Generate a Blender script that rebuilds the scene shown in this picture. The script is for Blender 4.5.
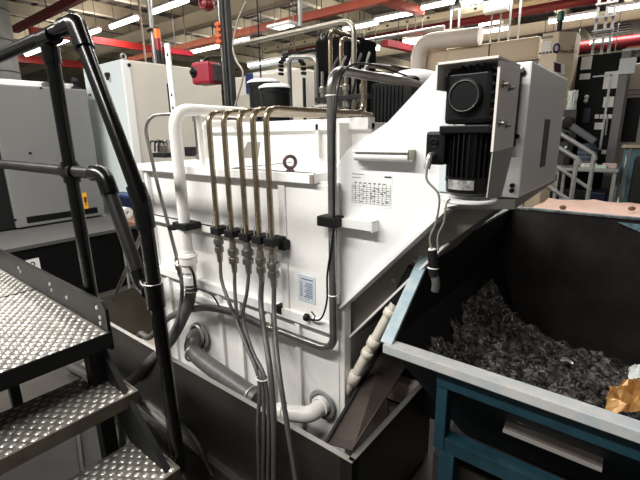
import bpy, bmesh, math, random
from mathutils import Vector, Matrix
from math import sin, cos, pi, radians
random.seed(7)
for o in list(bpy.data.objects): bpy.data.objects.remove(o)
scene = bpy.context.scene
C = scene.collection

# ------------------------------------------------------------------ camera
F = 412.0
YAW, PITCH, ROLL = radians(-38.87), radians(-14.6), radians(-1.02)
EYE = Vector((0, 0, 1.65))
fw = Vector((sin(YAW)*cos(PITCH), cos(YAW)*cos(PITCH), sin(PITCH)))
r0 = Vector((cos(YAW), -sin(YAW), 0)); u0 = r0.cross(fw)
rt = r0*cos(ROLL)+u0*sin(ROLL); up = u0*cos(ROLL)-r0*sin(ROLL)
cd = bpy.data.cameras.new('camera'); cam = bpy.data.objects.new('camera', cd); C.objects.link(cam)
cam.matrix_world = Matrix(((rt.x, up.x, -fw.x, EYE.x), (rt.y, up.y, -fw.y, EYE.y), (rt.z, up.z, -fw.z, EYE.z), (0, 0, 0, 1)))
cd.sensor_width = 36; cd.lens = F/640*36; cd.clip_start = 0.05; cd.clip_end = 200
scene.camera = cam

# ------------------------------------------------------------------ light
w = bpy.data.worlds.new('hall_air'); scene.world = w; w.use_nodes = True
bg = w.node_tree.nodes['Background']; bg.inputs[0].default_value = (1.0, 0.97, 0.93, 1); bg.inputs[1].default_value = 0.18
def area(name, loc, sx, sy, watts, rot=(0, 0, 0), col=(1, .975, .94)):
    d = bpy.data.lights.new(name, 'AREA'); d.shape = 'RECTANGLE'; d.size = sx; d.size_y = sy; d.energy = watts; d.color = col
    o = bpy.data.objects.new(name, d); o.location = loc; o.rotation_euler = rot; C.objects.link(o); return o
# the rows of fluorescent lamps above the machines (tubes modelled further down, none for the first two, unseen rows)
area('lamp_row_light', (-3.6, -1.3, 4.1), 7.0, 0.25, 490)
area('lamp_row_light', (-3.8, 2.4, 4.1), 7.0, 0.25, 105)
area('lamp_row_light', (-8.0, 5.0, 3.95), 12.0, 0.25, 200)
area('lamp_row_light', (-6.0, 8.6, 3.95), 14.0, 0.25, 260)
area('lamp_row_light', (-5.0, 12.5, 3.95), 16.0, 0.25, 260)
area('lamp_row_light', (-7.0, 18.0, 3.95), 20.0, 0.25, 260)
for X_, Y_, L_, W_ in ((-8, 5, 14, 80), (-6, 8.6, 14, 70), (-5, 12.5, 16, 70), (-7, 18, 20, 110)):
    area('lamp_row_uplight', (X_, Y_, 4.05), L_, 0.25, W_, (pi, 0, 0))
scene.view_settings.view_transform = 'Standard'; scene.view_settings.look = 'None'
scene.view_settings.gamma = 1; scene.view_settings.exposure = 0.42; scene.view_settings.use_curve_mapping = False

# ------------------------------------------------------------------ helpers
def pray(px, py): return rt*((px-320)/F)+up*((240-py)/F)+fw
def on_plane(px, py, p, n):
    d = pray(px, py); n = Vector(n); return EYE+d*((Vector(p)-EYE).dot(n)/d.dot(n))
def oX(px, py, X): return on_plane(px, py, (X, 0, 0), (1, 0, 0))
def oY(px, py, Y): return on_plane(px, py, (0, Y, 0), (0, 1, 0))
def oZ(px, py, Z): return on_plane(px, py, (0, 0, Z), (0, 0, 1))
def V(*a): return Vector(a)

MATS = {}
def deep(c):      # a contrast curve put into every base colour: darker tones go deeper
    L = .3*c[0]+.6*c[1]+.1*c[2]
    k = min(1, (L/.5)**.42) if L > 0 else 1
    return tuple(v*k for v in c)
def mat(name, col, rough=.5, metal=0., var=0., scale=8., bump=0., bscale=60., emit=None, estr=0., spec=.5, col2=None, alpha=1., trans=0.):
    if name in MATS: return MATS[name]
    col = deep(col); col2 = deep(col2) if col2 else None
    if sum(col) < .12: spec *= .6
    m = bpy.data.materials.new(name); m.use_nodes = True; nt = m.node_tree; b = nt.nodes['Principled BSDF']
    b.inputs['Base Color'].default_value = (*col, 1); b.inputs['Roughness'].default_value = rough; b.inputs['Metallic'].default_value = metal
    b.inputs['Specular IOR Level'].default_value = spec
    if trans: b.inputs['Transmission Weight'].default_value = trans
    if emit: b.inputs['Emission Color'].default_value = (*emit, 1); b.inputs['Emission Strength'].default_value = estr
    if var or col2 or bump:
        tc = nt.nodes.new('ShaderNodeTexCoord')
    if var or col2:
        n = nt.nodes.new('ShaderNodeTexNoise'); n.inputs['Scale'].default_value = scale; n.inputs['Detail'].default_value = 6; n.inputs['Roughness'].default_value = .65
        r = nt.nodes.new('ShaderNodeValToRGB'); c2 = col2 or tuple(max(0, c*(1-var)) for c in col)
        r.color_ramp.elements[0].position = .35; r.color_ramp.elements[1].position = .62
        r.color_ramp.elements[0].color = (*c2, 1); r.color_ramp.elements[1].color = (*col, 1)
        nt.links.new(tc.outputs['Object'], n.inputs['Vector']); nt.links.new(n.outputs['Fac'], r.inputs['Fac']); nt.links.new(r.outputs['Color'], b.inputs['Base Color'])
    if bump:
        n2 = nt.nodes.new('ShaderNodeTexNoise'); n2.inputs['Scale'].default_value = bscale; n2.inputs['Detail'].default_value = 4
        bp = nt.nodes.new('ShaderNodeBump'); bp.inputs['Strength'].default_value = bump; bp.inputs['Distance'].default_value = .01
        nt.links.new(tc.outputs['Object'], n2.inputs['Vector']); nt.links.new(n2.outputs['Fac'], bp.inputs['Height']); nt.links.new(bp.outputs['Normal'], b.inputs['Normal'])
    MATS[name] = m; return m
WHITE = mat('white_enamel', (.80, .79, .76), .38, var=.10, scale=5)
WHITE2 = mat('clean_white_enamel', (.83, .83, .81), .35)
WPIPE = mat('white_pipe_paint', (.80, .78, .74), .35, var=.12, scale=14)
BLUWHITE = mat('blueish_white_sheet', (.66, .73, .74), .4)
PALE = mat('pale_grey_enamel', (.62, .65, .65), .45, var=.06, scale=3)
CREAM = mat('cream_enamel', (.62, .50, .35), .5, var=.05, scale=2)
CREAM2 = mat('warm_white_enamel', (.66, .62, .54), .5, var=.05, scale=2)
GREYCAB = mat('mid_grey_enamel', (.245, .245, .235), .5, var=.08, scale=2)
GREYTOP = mat('grey_rubber_top', (.13, .127, .12), .6, var=.15, scale=6)
BLACK = mat('black_enamel', (.012, .012, .013), .4)
BLACKM = mat('matt_black_paint', (.018, .018, .019), .6, var=.3, scale=20)
TUBE = mat('black_gloss_pipe_paint', (.014, .013, .013), .22, var=.4, scale=30)
TUBEW = mat('worn_black_pipe_paint', (.05, .045, .043), .42, metal=.3, var=.5, scale=25)
RUBBER = mat('dark_grey_rubber_hose', (.15, .145, .138), .45, var=.3, scale=40)
PLATE = mat('dull_dark_steel', (.06, .058, .053), .5, metal=.5, var=.35, scale=7)
SHEET = mat('dark_steel_sheet', (.15, .14, .122), .3, metal=.7, var=.3, scale=4)
SHEETIN = mat('lit_steel_sheet', (.50, .44, .37), .45, metal=.2, var=.2, scale=5)
EDGE = mat('bright_steel_edge', (.62, .60, .56), .35, metal=.8)
STEEL = mat('bare_steel', (.52, .50, .46), .32, metal=.9, var=.2, scale=12)
GALV = mat('galvanised_steel', (.42, .42, .40), .45, metal=.6, var=.2, scale=20)
HYD = mat('brownish_hydraulic_pipe', (.42, .345, .24), .26, metal=.9, var=.35, scale=18)
GPIPE = mat('grey_painted_pipe', (.34, .33, .31), .28, metal=.85, var=.25, scale=10)
FITTING = mat('zinc_pipe_fitting', (.42, .40, .35), .3, metal=.9, var=.35, scale=40)
DECK = mat('worn_aluminium_tread', (.60, .58, .53), .38, metal=.8, var=.45, scale=22)
DECKHOLE = mat('dirty_tread_base', (.27, .255, .225), .5, metal=.5, var=.6, scale=40)
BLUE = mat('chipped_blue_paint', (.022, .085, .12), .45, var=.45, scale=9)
BINRIM = mat('worn_grey_blue_rim', (.60, .585, .56), .45, metal=.3, scale=14, col2=(.45, .50, .52))
BININ = mat('shaded_dark_bin_inside', (.012, .010, .009), .5, scale=5, col2=(.005, .005, .005))  # near-black, with the shade inside the skip put into the colour
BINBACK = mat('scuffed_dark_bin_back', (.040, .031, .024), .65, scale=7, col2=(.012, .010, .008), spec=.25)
TEAL = mat('teal_blue_paint', (.10, .22, .27), .5, var=.2)
RED = mat('red_pipe_paint', (.34, .010, .016), .4, var=.15)
BRED = mat('bright_red_paint', (.62, .03, .025), .4)
ORANGE = mat('orange_beam_paint', (.70, .15, .04), .45, var=.15)
BEIGEB = mat('beige_ceiling_steel', (.54, .47, .33), .6, var=.1)
DECKC = mat('ribbed_roof_deck', (.24, .205, .165), .7, var=.15, scale=.8)
CONC = mat('weathered_concrete', (.30, .29, .27), .8, var=.3, scale=4)
FLOORM = mat('dusty_factory_floor', (.115, .10, .082), .45, scale=1.3, col2=(.05, .044, .038))
LAMP = mat('glowing_tube', (1, 1, 1), .5, emit=(1, .98, .94), estr=7)
LAMPD = mat('glowing_tube_far', (1, 1, 1), .5, emit=(1, .98, .94), estr=4)
PAPER = mat('paper_white', (.75, .74, .70), .7)
INK = mat('grey_ink', (.22, .23, .24), .7)
INKB = mat('dark_blue_ink', (.06, .08, .13), .7)
LABELM = mat('grey_blue_label', (.50, .55, .60), .45)
NAVY = mat('navy_plastic', (.012, .025, .10), .5)
PEACH = mat('peach_plastic_sheet', (.80, .50, .38), .4, var=.2, scale=3)
GOLD = mat('crumpled_brown_paper_mat', (.34, .13, .025), .35, metal=.2, scale=16, col2=(.55, .31, .10))
RAG = mat('white_crumpled_paper', (.70, .74, .70), .7)
YEL = mat('orange_sticker', (.85, .42, .03), .5)
WOOD = mat('brown_board', (.25, .13, .07), .6, var=.2)
CHIPM = mat('metal_swarf', (.24, .215, .20), .4, metal=.6, scale=34, col2=(.03, .026, .024), bump=.8, bscale=90)
GLASSY = mat('dark_glass', (.02, .02, .022), .1)
AMBER = mat('amber_lens', (.85, .20, .02), .25)
REDL = mat('red_lens', (.40, .02, .03), .25)
GREENL = mat('green_lens', (.02, .22, .10), .25)
CLEARB = mat('frosted_plastic_sheet', (.55, .60, .58), .35)
DARKFAB = mat('dark_green_fabric', (.035, .04, .035), .8)

class MB:
    def __init__(s): s.v = []; s.f = []; s.sm = []
    def add(s, vs, fs, smooth=False):
        b = len(s.v); s.v += [Vector(v) for v in vs]
        for f in fs: s.f.append([b+i for i in f]); s.sm.append(smooth)
        return s
    def box(s, a, b, bev=0.):
        lo = [min(a[i], b[i]) for i in range(3)]; hi = [max(a[i], b[i]) for i in range(3)]
        c = [(lo[i]+hi[i])/2 for i in range(3)]; h = [(hi[i]-lo[i])/2 for i in range(3)]
        return s.obox(c, (1, 0, 0), (0, 1, 0), h, bev)
    def obox(s, c, ax, ay, h, bev=0.):
        ax = Vector(ax).normalized(); az = ax.cross(Vector(ay)).normalized(); ay = az.cross(ax); c = Vector(c)
        if bev and bev < min(h)*.95:
            bm = bmesh.new(); bmesh.ops.create_cube(bm, size=1)
            for v in bm.verts: v.co = Vector((v.co.x*2*h[0], v.co.y*2*h[1], v.co.z*2*h[2]))
            bmesh.ops.bevel(bm, geom=bm.edges[:], offset=bev, segments=2, affect='EDGES', profile=.6)
            bm.verts.index_update()
            vs = [c+ax*v.co.x+ay*v.co.y+az*v.co.z for v in bm.verts]; fs = [[v.index for v in f.verts] for f in bm.faces]; bm.free()
            return s.add(vs, fs)
        vs = [c+ax*(h[0]*i)+ay*(h[1]*j)+az*(h[2]*k) for i in (-1, 1) for j in (-1, 1) for k in (-1, 1)]
        return s.add(vs, [(0, 1, 3, 2), (4, 6, 7, 5), (0, 4, 5, 1), (2, 3, 7, 6), (0, 2, 6, 4), (1, 5, 7, 3)])
    def bar(s, p, q, wd, ht, upv=(0, 0, 1), bev=0.):
        p = Vector(p); q = Vector(q); d = q-p
        u = Vector(upv); y = u.cross(d)
        if y.length < 1e-6: y = Vector((0, 1, 0)).cross(d)
        return s.obox((p+q)/2, d, y, (d.length/2, wd/2, ht/2), bev)
    def prism(s, pts, off):
        n = len(pts); off = Vector(off); a = [Vector(p) for p in pts]
        nrm = Vector((0, 0, 0))
        for i in range(n): nrm += (a[i]-a[0]).cross(a[(i+1) % n]-a[0])
        if nrm.dot(off) > 0: a.reverse()
        vs = a+[p+off for p in a]
        fs = [list(range(n)), list(range(2*n-1, n-1, -1))]
        for i in range(n): j = (i+1) % n; fs.append([j, i, n+i, n+j])
        return s.add(vs, fs)
    def tube(s, pts, r, seg=12, fillet=0., n=6, caps=True):
        P = [Vector(p) for p in pts]
        if fillet and len(P) > 2:
            Q = [P[0]]
            for i in range(1, len(P)-1):
                a = (P[i-1]-P[i]); b = (P[i+1]-P[i]); la, lb = a.length, b.length
                if la < 1e-6 or lb < 1e-6: continue
                k = min(fillet, la*.49, lb*.49); A = P[i]+a*(k/la); B = P[i]+b*(k/lb)
                for t in range(n+1):
                    t /= n; Q.append(A*(1-t)**2+P[i]*(2*t*(1-t))+B*t*t)
            Q.append(P[-1]); P = Q
        rs = r if isinstance(r, (list, tuple)) else None
        T = []
        for i in range(len(P)):
            d = P[min(i+1, len(P)-1)]-P[max(i-1, 0)]; T.append(d.normalized())
        ref = Vector((0, 0, 1)) if abs(T[0].z) < .9 else Vector((1, 0, 0))
        x = T[0].cross(ref).normalized(); vs = []
        for i, p in enumerate(P):
            x = (x-T[i]*x.dot(T[i])).normalized(); y = T[i].cross(x)
            rr = rs[i] if rs else r
            for k in range(seg):
                a = 2*pi*k/seg; vs.append(p+x*(rr*cos(a))+y*(rr*sin(a)))
        fs = [[i*seg+k, i*seg+(k+1) % seg, (i+1)*seg+(k+1) % seg, (i+1)*seg+k] for i in range(len(P)-1) for k in range(seg)]
        s.add(vs, fs, True)
        if caps:
            m = len(vs); s.add(vs[:seg], [list(range(seg-1, -1, -1))]); s.add(vs[m-seg:], [list(range(seg))])
        return s
    def hose(s, pts, r, seg=10, n=7):
        P = [Vector(p) for p in pts]; Q = []
        E = [P[0]*2-P[1]]+P+[P[-1]*2-P[-2]]
        for i in range(1, len(E)-2):
            a, b, c, d = E[i-1], E[i], E[i+1], E[i+2]
            for k in range(n):
                t = k/n; Q.append(.5*((2*b)+(c-a)*t+(2*a-5*b+4*c-d)*t*t+(3*b-a-3*c+d)*t**3))
        Q.append(P[-1]); return s.tube(Q, r, seg)
    def cyl(s, p, q, r, seg=16): return s.tube([p, q], r, seg)
    def lathe(s, o, axis, prof, seg=20):
        o = Vector(o); ax = Vector(axis).normalized(); x = ax.cross(Vector((0, 0, 1)) if abs(ax.z) < .9 else Vector((1, 0, 0))).normalized(); y = ax.cross(x)
        for (r1, h1), (r2, h2) in zip(prof[:-1], prof[1:]):
            vs = []
            for r_, h_ in ((r1, h1), (r2, h2)):
                for k in range(seg):
                    a = 2*pi*k/seg; vs.append(o+ax*h_+x*(r_*cos(a))+y*(r_*sin(a)))
            s.add(vs, [[k, (k+1) % seg, seg+(k+1) % seg, seg+k] for k in range(seg)], abs(h2-h1) > 1e-6)
        return s
    def torus(s, c, axis, R_, r, seg=24, ring=8):
        ax = Vector(axis).normalized(); x = ax.cross(Vector((0, 0, 1)) if abs(ax.z) < .9 else Vector((1, 0, 0))).normalized(); y = ax.cross(x); c = Vector(c); vs = []
        for i in range(seg):
            a = 2*pi*i/seg; d = x*cos(a)+y*sin(a)
            for k in range(ring):
                b = 2*pi*k/ring; vs.append(c+d*(R_+r*cos(b))+ax*(r*sin(b)))
        return s.add(vs, [[i*ring+k, i*ring+(k+1) % ring, ((i+1) % seg)*ring+(k+1) % ring, ((i+1) % seg)*ring+k] for i in range(seg) for k in range(ring)], True)
    def ball(s, c, rx, ry=None, rz=None, seg=16, ring=10, bump=0.):
        ry = ry or rx; rz = rz or rx; c = Vector(c); vs = []; rnd = random.Random(int(c.x*1000)+int(c.y*777))
        for i in range(ring+1):
            th = pi*i/ring
            for k in range(seg):
                a = 2*pi*k/seg; q = 1+bump*(rnd.random()-.5)
                vs.append(c+Vector((rx*sin(th)*cos(a), ry*sin(th)*sin(a), rz*cos(th)))*q)
        return s.add(vs, [[i*seg+k, (i+1)*seg+k, (i+1)*seg+(k+1) % seg, i*seg+(k+1) % seg] for i in range(ring) for k in range(seg)], not bump)
    def build(s, name, m, parent=None):
        me = bpy.data.meshes.new(name); o = bpy.data.objects.new(name, me); C.objects.link(o)
        if parent:
            org = Vector(parent['_o']); o.parent = parent
        else:
            org = Vector([(min(v[i] for v in s.v)+max(v[i] for v in s.v))/2 for i in (0, 1)]+[min(v.z for v in s.v)]); o.location = org
        o['_o'] = org
        me.from_pydata([v-org for v in s.v], [], s.f)
        me.polygons.foreach_set('use_smooth', s.sm); me.materials.append(m)
        bm = bmesh.new(); bm.from_mesh(me); bmesh.ops.recalc_face_normals(bm, faces=bm.faces[:]); bm.to_mesh(me); bm.free()
        me.update(); return o
def thing(name, label, cat, loc, group=None):
    o = bpy.data.objects.new(name, None); C.objects.link(o); o.location = loc; o.empty_display_size = .1
    o['_o'] = Vector(loc); return tag(o, label, cat, group)
def tag(o, label, cat, group=None):
    o['label'] = label; o['category'] = cat
    if group: o['group'] = group
    return o
def struct(o): o['kind'] = 'structure'; return o
def text(parent, name, s_, size, p, xd, ud, m):
    cu = bpy.data.curves.new(name, 'FONT'); cu.body = s_; cu.size = size; cu.extrude = .0006; cu.align_x = 'LEFT'
    tmp = bpy.data.objects.new(name, cu); C.objects.link(tmp)
    dg = bpy.context.evaluated_depsgraph_get(); me = bpy.data.meshes.new_from_object(tmp.evaluated_get(dg))
    bpy.data.objects.remove(tmp)
    o = bpy.data.objects.new(name, me); C.objects.link(o)
    x = Vector(xd).normalized(); z = x.cross(Vector(ud)).normalized(); y = z.cross(x); org = Vector(parent['_o']); q = Vector(p)-org
    for v in me.vertices: v.co = q+x*v.co.x+y*v.co.y+z*v.co.z
    me.materials.clear(); me.materials.append(m); o.parent = parent; o['_o'] = org; return o

# ================================================================== the setting
CEIL = 4.75
struct(MB().box((-30, -3, -.1), (7, 34, 0)).build('floor', FLOORM))
ce = MB().box((-30, -3, CEIL), (7, 34, CEIL+.1))
y = -2.8
while y < 33.5:      # ribs of the roof deck
    ce.box((-30, y, CEIL-.05), (7, y+.16, CEIL)); y += .42
ceiling = struct(ce.build('ceiling', DECKC))
for i in range(24):
    x = 3.2-i*1.4
    MB().box((x-.075, -3, CEIL-.30), (x+.075, 34, CEIL-.05)).build('joist', BEIGEB, ceiling)
for Y in (6.6, 13.2, 20.0, 27.0):
    MB().box((-30, Y-.1, CEIL-.62), (7, Y+.1, CEIL-.34)).build('girder', BEIGEB, ceiling)
struct(MB().box((-30, 34, 0), (7, 34.2, CEIL)).build('wall_back', mat('far_wall_paint', (.36, .35, .33), .8, var=.3, scale=1)))
struct(MB().box((-30.2, -3, 0), (-30, 34, CEIL)).build('wall_left', mat('far_wall_paint', (.36, .35, .33), .8)))

# ================================================================== access stair with platform (left)
YS = .57
stair = thing('access_stair', 'black-railed metal access stair and platform with worn studded aluminium treads, left foreground', 'stair', (-2, .1, 0))
def studded(x0, x1, y0, y1, z, name, m, lip=.045):
    mb = MB().box((x0, y0, z-.012), (x1, y1, z))
    o = mb.build(name, DECKHOLE, stair)
    mb = MB(); px, py = .024, .033; j = 0; x = x0+.018
    while x < x1-.01:
        yy = y0+.015+(py/2 if j % 2 else 0)
        while yy < y1-.012:
            a, b, h = .0125, .0085, .0055
            vs = [(x+b, yy-.004, z), (x+.002, yy+a, z), (x-b, yy+.004, z), (x-.002, yy-a, z), (x+.002, yy+a*.4, z+h), (x-.002, yy-a*.4, z+h)]
            mb.add(vs, [(0, 1, 4), (1, 2, 4), (2, 5, 4), (2, 3, 5), (3, 0, 5), (0, 4, 5)], True)
            yy += py
        x += px; j += 1
    s_ = mb.build('studs', DECK, o)
    l = MB().box((x1-.003, y0, z-lip), (x1+.004, y1, z+.003), .0015).box((x0, y1-.004, z-lip), (x1, y1+.003, z+.003), .0015)
    l.build('lip', m, o)
    return o
Z0, RIS = .972, .203
studded(-2.9, -1.43, -.45, YS, Z0, 'deck', BLACKM, .055)
MB().box((-2.155, -.45, Z0), (-2.150, YS, Z0+.004)).build('deck_seam', BLACKM, stair)
studded(-1.575, -1.325, -.45, YS+.02, Z0-RIS, 'tread', mat('brown_worn_lip', (.22, .19, .15), .5, metal=.6, var=.4, scale=20))
studded(-1.35, -1.10, -.45, YS+.02, Z0-2*RIS, 'tread', MATS['brown_worn_lip'])
studded(-1.125, -.875, -.45, YS+.02, Z0-3*RIS, 'tread', MATS['brown_worn_lip'])
tb = MB().prism([(-3.0, YS, Z0-.07), (-1.44, YS, Z0-.07), (-1.44, YS, Z0+.085), (-1.465, YS, Z0+.11), (-3.0, YS, Z0+.11)], (0, .012, 0)).build('toe_board', mat('scuffed_dark_plate', (.045, .043, .04), .5, metal=.4, var=.5, scale=14), stair)
for bx, bz in ((-2.35, .065), (-2.33, .05), (-1.95, .07), (-1.94, .045), (-1.78, .05), (-1.50, .08), (-1.485, .045), (-1.49, .02)):
    MB().lathe((bx, YS, Z0+bz), (0, -1, 0), [(.008, 0), (.008, .004), (0, .006)], 8).build('bolt', EDGE, tb)
for yy in (-.40, YS-.02):   # stringers with the stair's slope
    a = [(-1.52, yy, .93), (-1.50, yy, .912), (-.66, yy, .156), (-.66, yy, 0), (-.72, yy, 0), (-1.52, yy, .72)]
    MB().prism(a, (0, .02, 0)).build('stringer', BLACKM, stair)
for xx in (-2.8, -1.5):
    for yy in (-.38, .53):
        MB().box((xx-.025, yy-.025, 0), (xx+.025, yy+.025, Z0-.02)).build('leg', BLACKM, stair)
YR = .615; R1 = .0225
hr = MB().tube([(-3.2, YR, 1.97), (-1.432, YR, 1.985), (-1.168, YR, 1.452), (-1.145, YR, .52)], R1, 18, fillet=.018, n=3).build('handrail', TUBE, stair)
def sleeve(p, q, r=.0285): return MB().tube([p, q], r, 18)
sleeve((-1.70, YR, 1.975), (-1.60, YR, 1.975)).build('tee_fitting', TUBE, hr)
d = (V(-1.17, YR, 1.452)-V(-1.432, YR, 1.985)).normalized()
c = V(-1.432, YR, 1.985)
MB().tube([c-V(.085, 0, 0), c, c+d*.085], .0285, 18, fillet=.018).build('elbow_fitting', TUBE, hr)
c = V(-1.17, YR, 1.452)
MB().tube([c-d*.06, c, c-V(-.003, 0, .07)], .028, 18, fillet=.02).build('elbow_fitting', TUBE, hr)
po = MB().tube([(-1.652, YR, 1.975), (-1.652, YR, .90)], R1, 18).build('post', TUBE, stair)
sleeve((-1.652, YR, 1.945), (-1.652, YR, 1.895)).build('tee_fitting', TUBE, po)
MB().tube([(-1.652, YR, 1.565), (-1.652, YR, 1.49)], .0285, 18).build('cross_fitting', TUBE, po)
MB().box((-1.70, YS+.012, .9), (-1.60, YR+.02, 1.0), .004).build('post_bracket', BLACKM, po)
mr = MB().tube([(-3.2, YR-.0, 1.528), (-1.395, YR, 1.532), (-1.235, YR, 1.185), (-1.155, YR, 1.165)], R1*.93, 18, fillet=.03, n=4).build('mid_rail', TUBEW, stair)
c = V(-1.395, YR, 1.532); d = (V(-1.235, YR, 1.185)-c).normalized()
MB().tube([c-V(.07, 0, 0), c, c+d*.07], .0275, 18, fillet=.03).build('elbow_fitting', TUBE, mr)
sleeve((-1.70, YR, 1.53), (-1.61, YR, 1.53), .028).build('tee_fitting', TUBE, mr)
c = V(-1.235, YR, 1.185)
MB().tube([c-d*.05, c, c+V(.04, 0, -.012)], .0265, 18, fillet=.02).build('elbow_fitting', TUBE, mr)
MB().tube([(-1.167, YR, 1.205), (-1.164, YR, 1.125)], .0285, 18).build('tee_fitting', TUBE, mr)
MB().torus((-1.167, YR, 1.205), (0, 0, 1), .026, .0025).build('collar_ring', EDGE, mr)
MB().box((-1.16, YS-.01, .50), (-1.13, YR, .54), .004).build('post_bracket', BLACKM, stair)

# ================================================================== sump tank
TY0, TY1, TX0, TX1, TZ = 1.035, 1.74, -3.1, -.705, .49
tank = thing('sump_tank', 'long open dark steel sump tray on the floor under the white chip conveyor', 'tank', (-1.9, 1.5, 0))
t = .012
b = MB().box((TX0, TY0, .03), (TX1, TY0+t, TZ-.004)).box((TX0, TY1-t, .03), (TX1, TY1, TZ-.004)).box((TX0, TY0+t, .03), (TX0+t, TY1-t, TZ-.004))
b.box((TX1-t, TY0+t, .03), (TX1, TY1-t, TZ-.004)).box((TX0+t, TY0+t, .03), (TX1-t, TY1-t, .045)).build('tray', SHEET, tank)
MB().box((TX0+t, TY1-t-.004, .046), (TX1-t, TY1-t, TZ-.006)).box((TX0+t, TY0+t, .045), (TX1-t, TY1-t, .050)).build('lit_inner_faces', SHEETIN, tank)  # paler copy of the tray steel, with the light inside painted in
r_ = MB().box((TX0, TY0-.006, TZ-.004), (TX1+.006, TY0+.018, TZ), .0015).box((TX1-.018, TY0, TZ-.004), (TX1+.006, TY1, TZ), .0015).box((TX0, TY1-.018, TZ-.004), (TX1, TY1+.006, TZ), .0015)
r_.build('folded_rim', EDGE, tank)
MB().box((TX1-.05, TY0-.003, .03), (TX1+.003, TY0, TZ-.006)).box((TX1, TY0-.003, .03), (TX1+.003, TY0+.04, TZ-.006)).build('corner_seam', PLATE, tank)
MB().box((TX0, TY0-.035, 0), (TX1, TY0+.03, .03), .003).box((TX0, TY1-.04, 0), (TX1, TY1, .03)).build('base_rail', STEEL, tank)
MB().prism([(TX1-.014, 1.60, .36), (TX1-.014, 1.72, .36), (TX1-.014, 1.72, .475), (TX1-.014, 1.60, .475)], (-.16, 0, 0)).build('corner_gusset', mat('lit_pinkish_sheet', (.62, .52, .46), .5), tank)  # pink brightened to carry the light on the inner end wall

# leaning plate in the tank's right end
A, B_, C_, D = oY(326, 443, 1.062), oY(352, 450, 1.062), oY(412, 356, 1.60), oY(389, 335, 1.60)
n = (B_-A).cross(D-A).normalized()
o = MB().prism([A, B_, C_, D], n*-.006).build('drip_chute', mat('brown_black_chute_steel', (.16, .125, .11), .4, metal=.5, var=.35, scale=5), None)
tag(o, 'dark sheet steel plate leaning in the right end of the sump tray below the skip', 'plate')
MB().bar(A, D, .012, .014).build('folded_edge', BLACKM, o)

# ================================================================== chip conveyor (white machine)
FY = 1.262
cv = thing('chip_conveyor', 'big white inclined chip conveyor with box housing, label plates and black gearmotor head', 'conveyor', (-1.6, 1.5, 0))
lh = MB().box((-2.30, FY, .06), (-.925, 1.70, 1.465), .004).build('housing', WHITE, cv)
MB().box((-2.33, FY-.04, 1.458), (-1.015, 1.72, 1.497), .004).build('top_plate', WHITE2, cv)
MB().box((-1.03, FY-.043, 1.461), (-1.012, FY-.036, 1.494)).build('plate_end', mat('brownish_bare_edge', (.30, .24, .20), .5), cv)
MB().box((-1.52, FY-.02, 1.4975), (-1.02, FY-.014, 1.5)).box((-1.52, FY-.02, 1.4975), (-1.515, 1.7, 1.5)).build('plate_seam', BLACKM, cv)
MB().prism([(-2.31, FY-.03, 1.168), (-1.17, FY-.03, 1.168), (-1.17, FY-.03, 1.20), (-2.31, FY-.03, 1.20)], (0, .05, 0)).build('clamp_rail', WHITE, cv)
MB().box((-2.31, FY-.024, 1.20), (-1.19, FY-.019, 1.206)).build('rail_gasket', BLACKM, cv)
MB().prism([(-2.31, FY-.03, .842), (-.95, FY-.03, .842), (-.95, FY-.03, .885), (-2.31, FY-.008, .90), (-.95, FY-.008, .90), (-2.31, FY-.03, .885)][:3]+[(-2.31, FY-.03, .885)], (0, .05, 0)).build('lower_flange', WHITE, cv)
MB().box((-1.185, FY-.016, .875), (-.925, FY+.01, 1.455), .004).build('corner_panel', WHITE, cv)
MB().box((-1.225, FY-.022, .88), (-1.185, FY, 1.458), .004).build('upright', WHITE, cv)
for x in (-2.2, -1.72, -1.56, -1.34, -1.16): MB().box((x, FY-.018, .08), (x+.03, FY, .845), .004).build('rib', WHITE, cv)
MB().box((-2.30, FY-.024, .08), (-2.27, FY, 1.455), .004).build('rib', WHITE, cv)
for z in (.74,): MB().box((-2.1, FY-.02, z), (-1.62, FY, z+.04), .004).build('rib', WHITE, cv)
# eye bolt
e = MB().torus((-1.175, 1.27, 1.535), (.75, -.65, 0), .0235, .0075)
e.lathe((-1.175, 1.27, 1.497), (0, 0, 1), [(.018, 0), (.018, .006), (.009, .01), (.009, .016)], 12).build('lifting_eye', mat('dark_plum_steel', (.22, .15, .16), .4, metal=.6), cv)
# upper tray behind the top plate
MB().box((-2.70, 2.02, 1.30), (-1.25, 2.5, 1.70), .004).build('rear_tank', WHITE, cv)
MB().box((-2.7, 1.70, 1.30), (-1.1, 2.02, 1.45)).build('rear_shelf', WHITE, cv)
MB().prism([(-2.72, 1.985, 1.665), (-1.25, 1.985, 1.665), (-1.25, 1.985, 1.728), (-2.72, 1.985, 1.728)], (0, .07, 0)).build('top_channel', WHITE2, cv)
MB().prism([(-2.16, 1.85, 1.497), (-2.0, 1.85, 1.497), (-1.97, 1.85, 1.60), (-2.08, 1.85, 1.60)], (0, .01, 0)).build('deflector', mat('grey_worn_plate', (.36, .34, .30), .5, metal=.4, var=.3), cv)
MB().box((-1.62, 1.985, 1.50), (-1.60, 2.02, 1.7)).build('tank_rib', WHITE, cv); MB().box((-1.42, 1.90, 1.49), (-1.38, 2.02, 1.7)).build('tank_rib', WHITE, cv)
MB().tube([(-1.58, 1.60, 1.497), (-1.58, 1.60, 1.54), (-1.46, 1.60, 1.54), (-1.46, 1.60, 1.497)], .006, 8, fillet=.012).build('lift_handle', WHITE2, cv)
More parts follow.
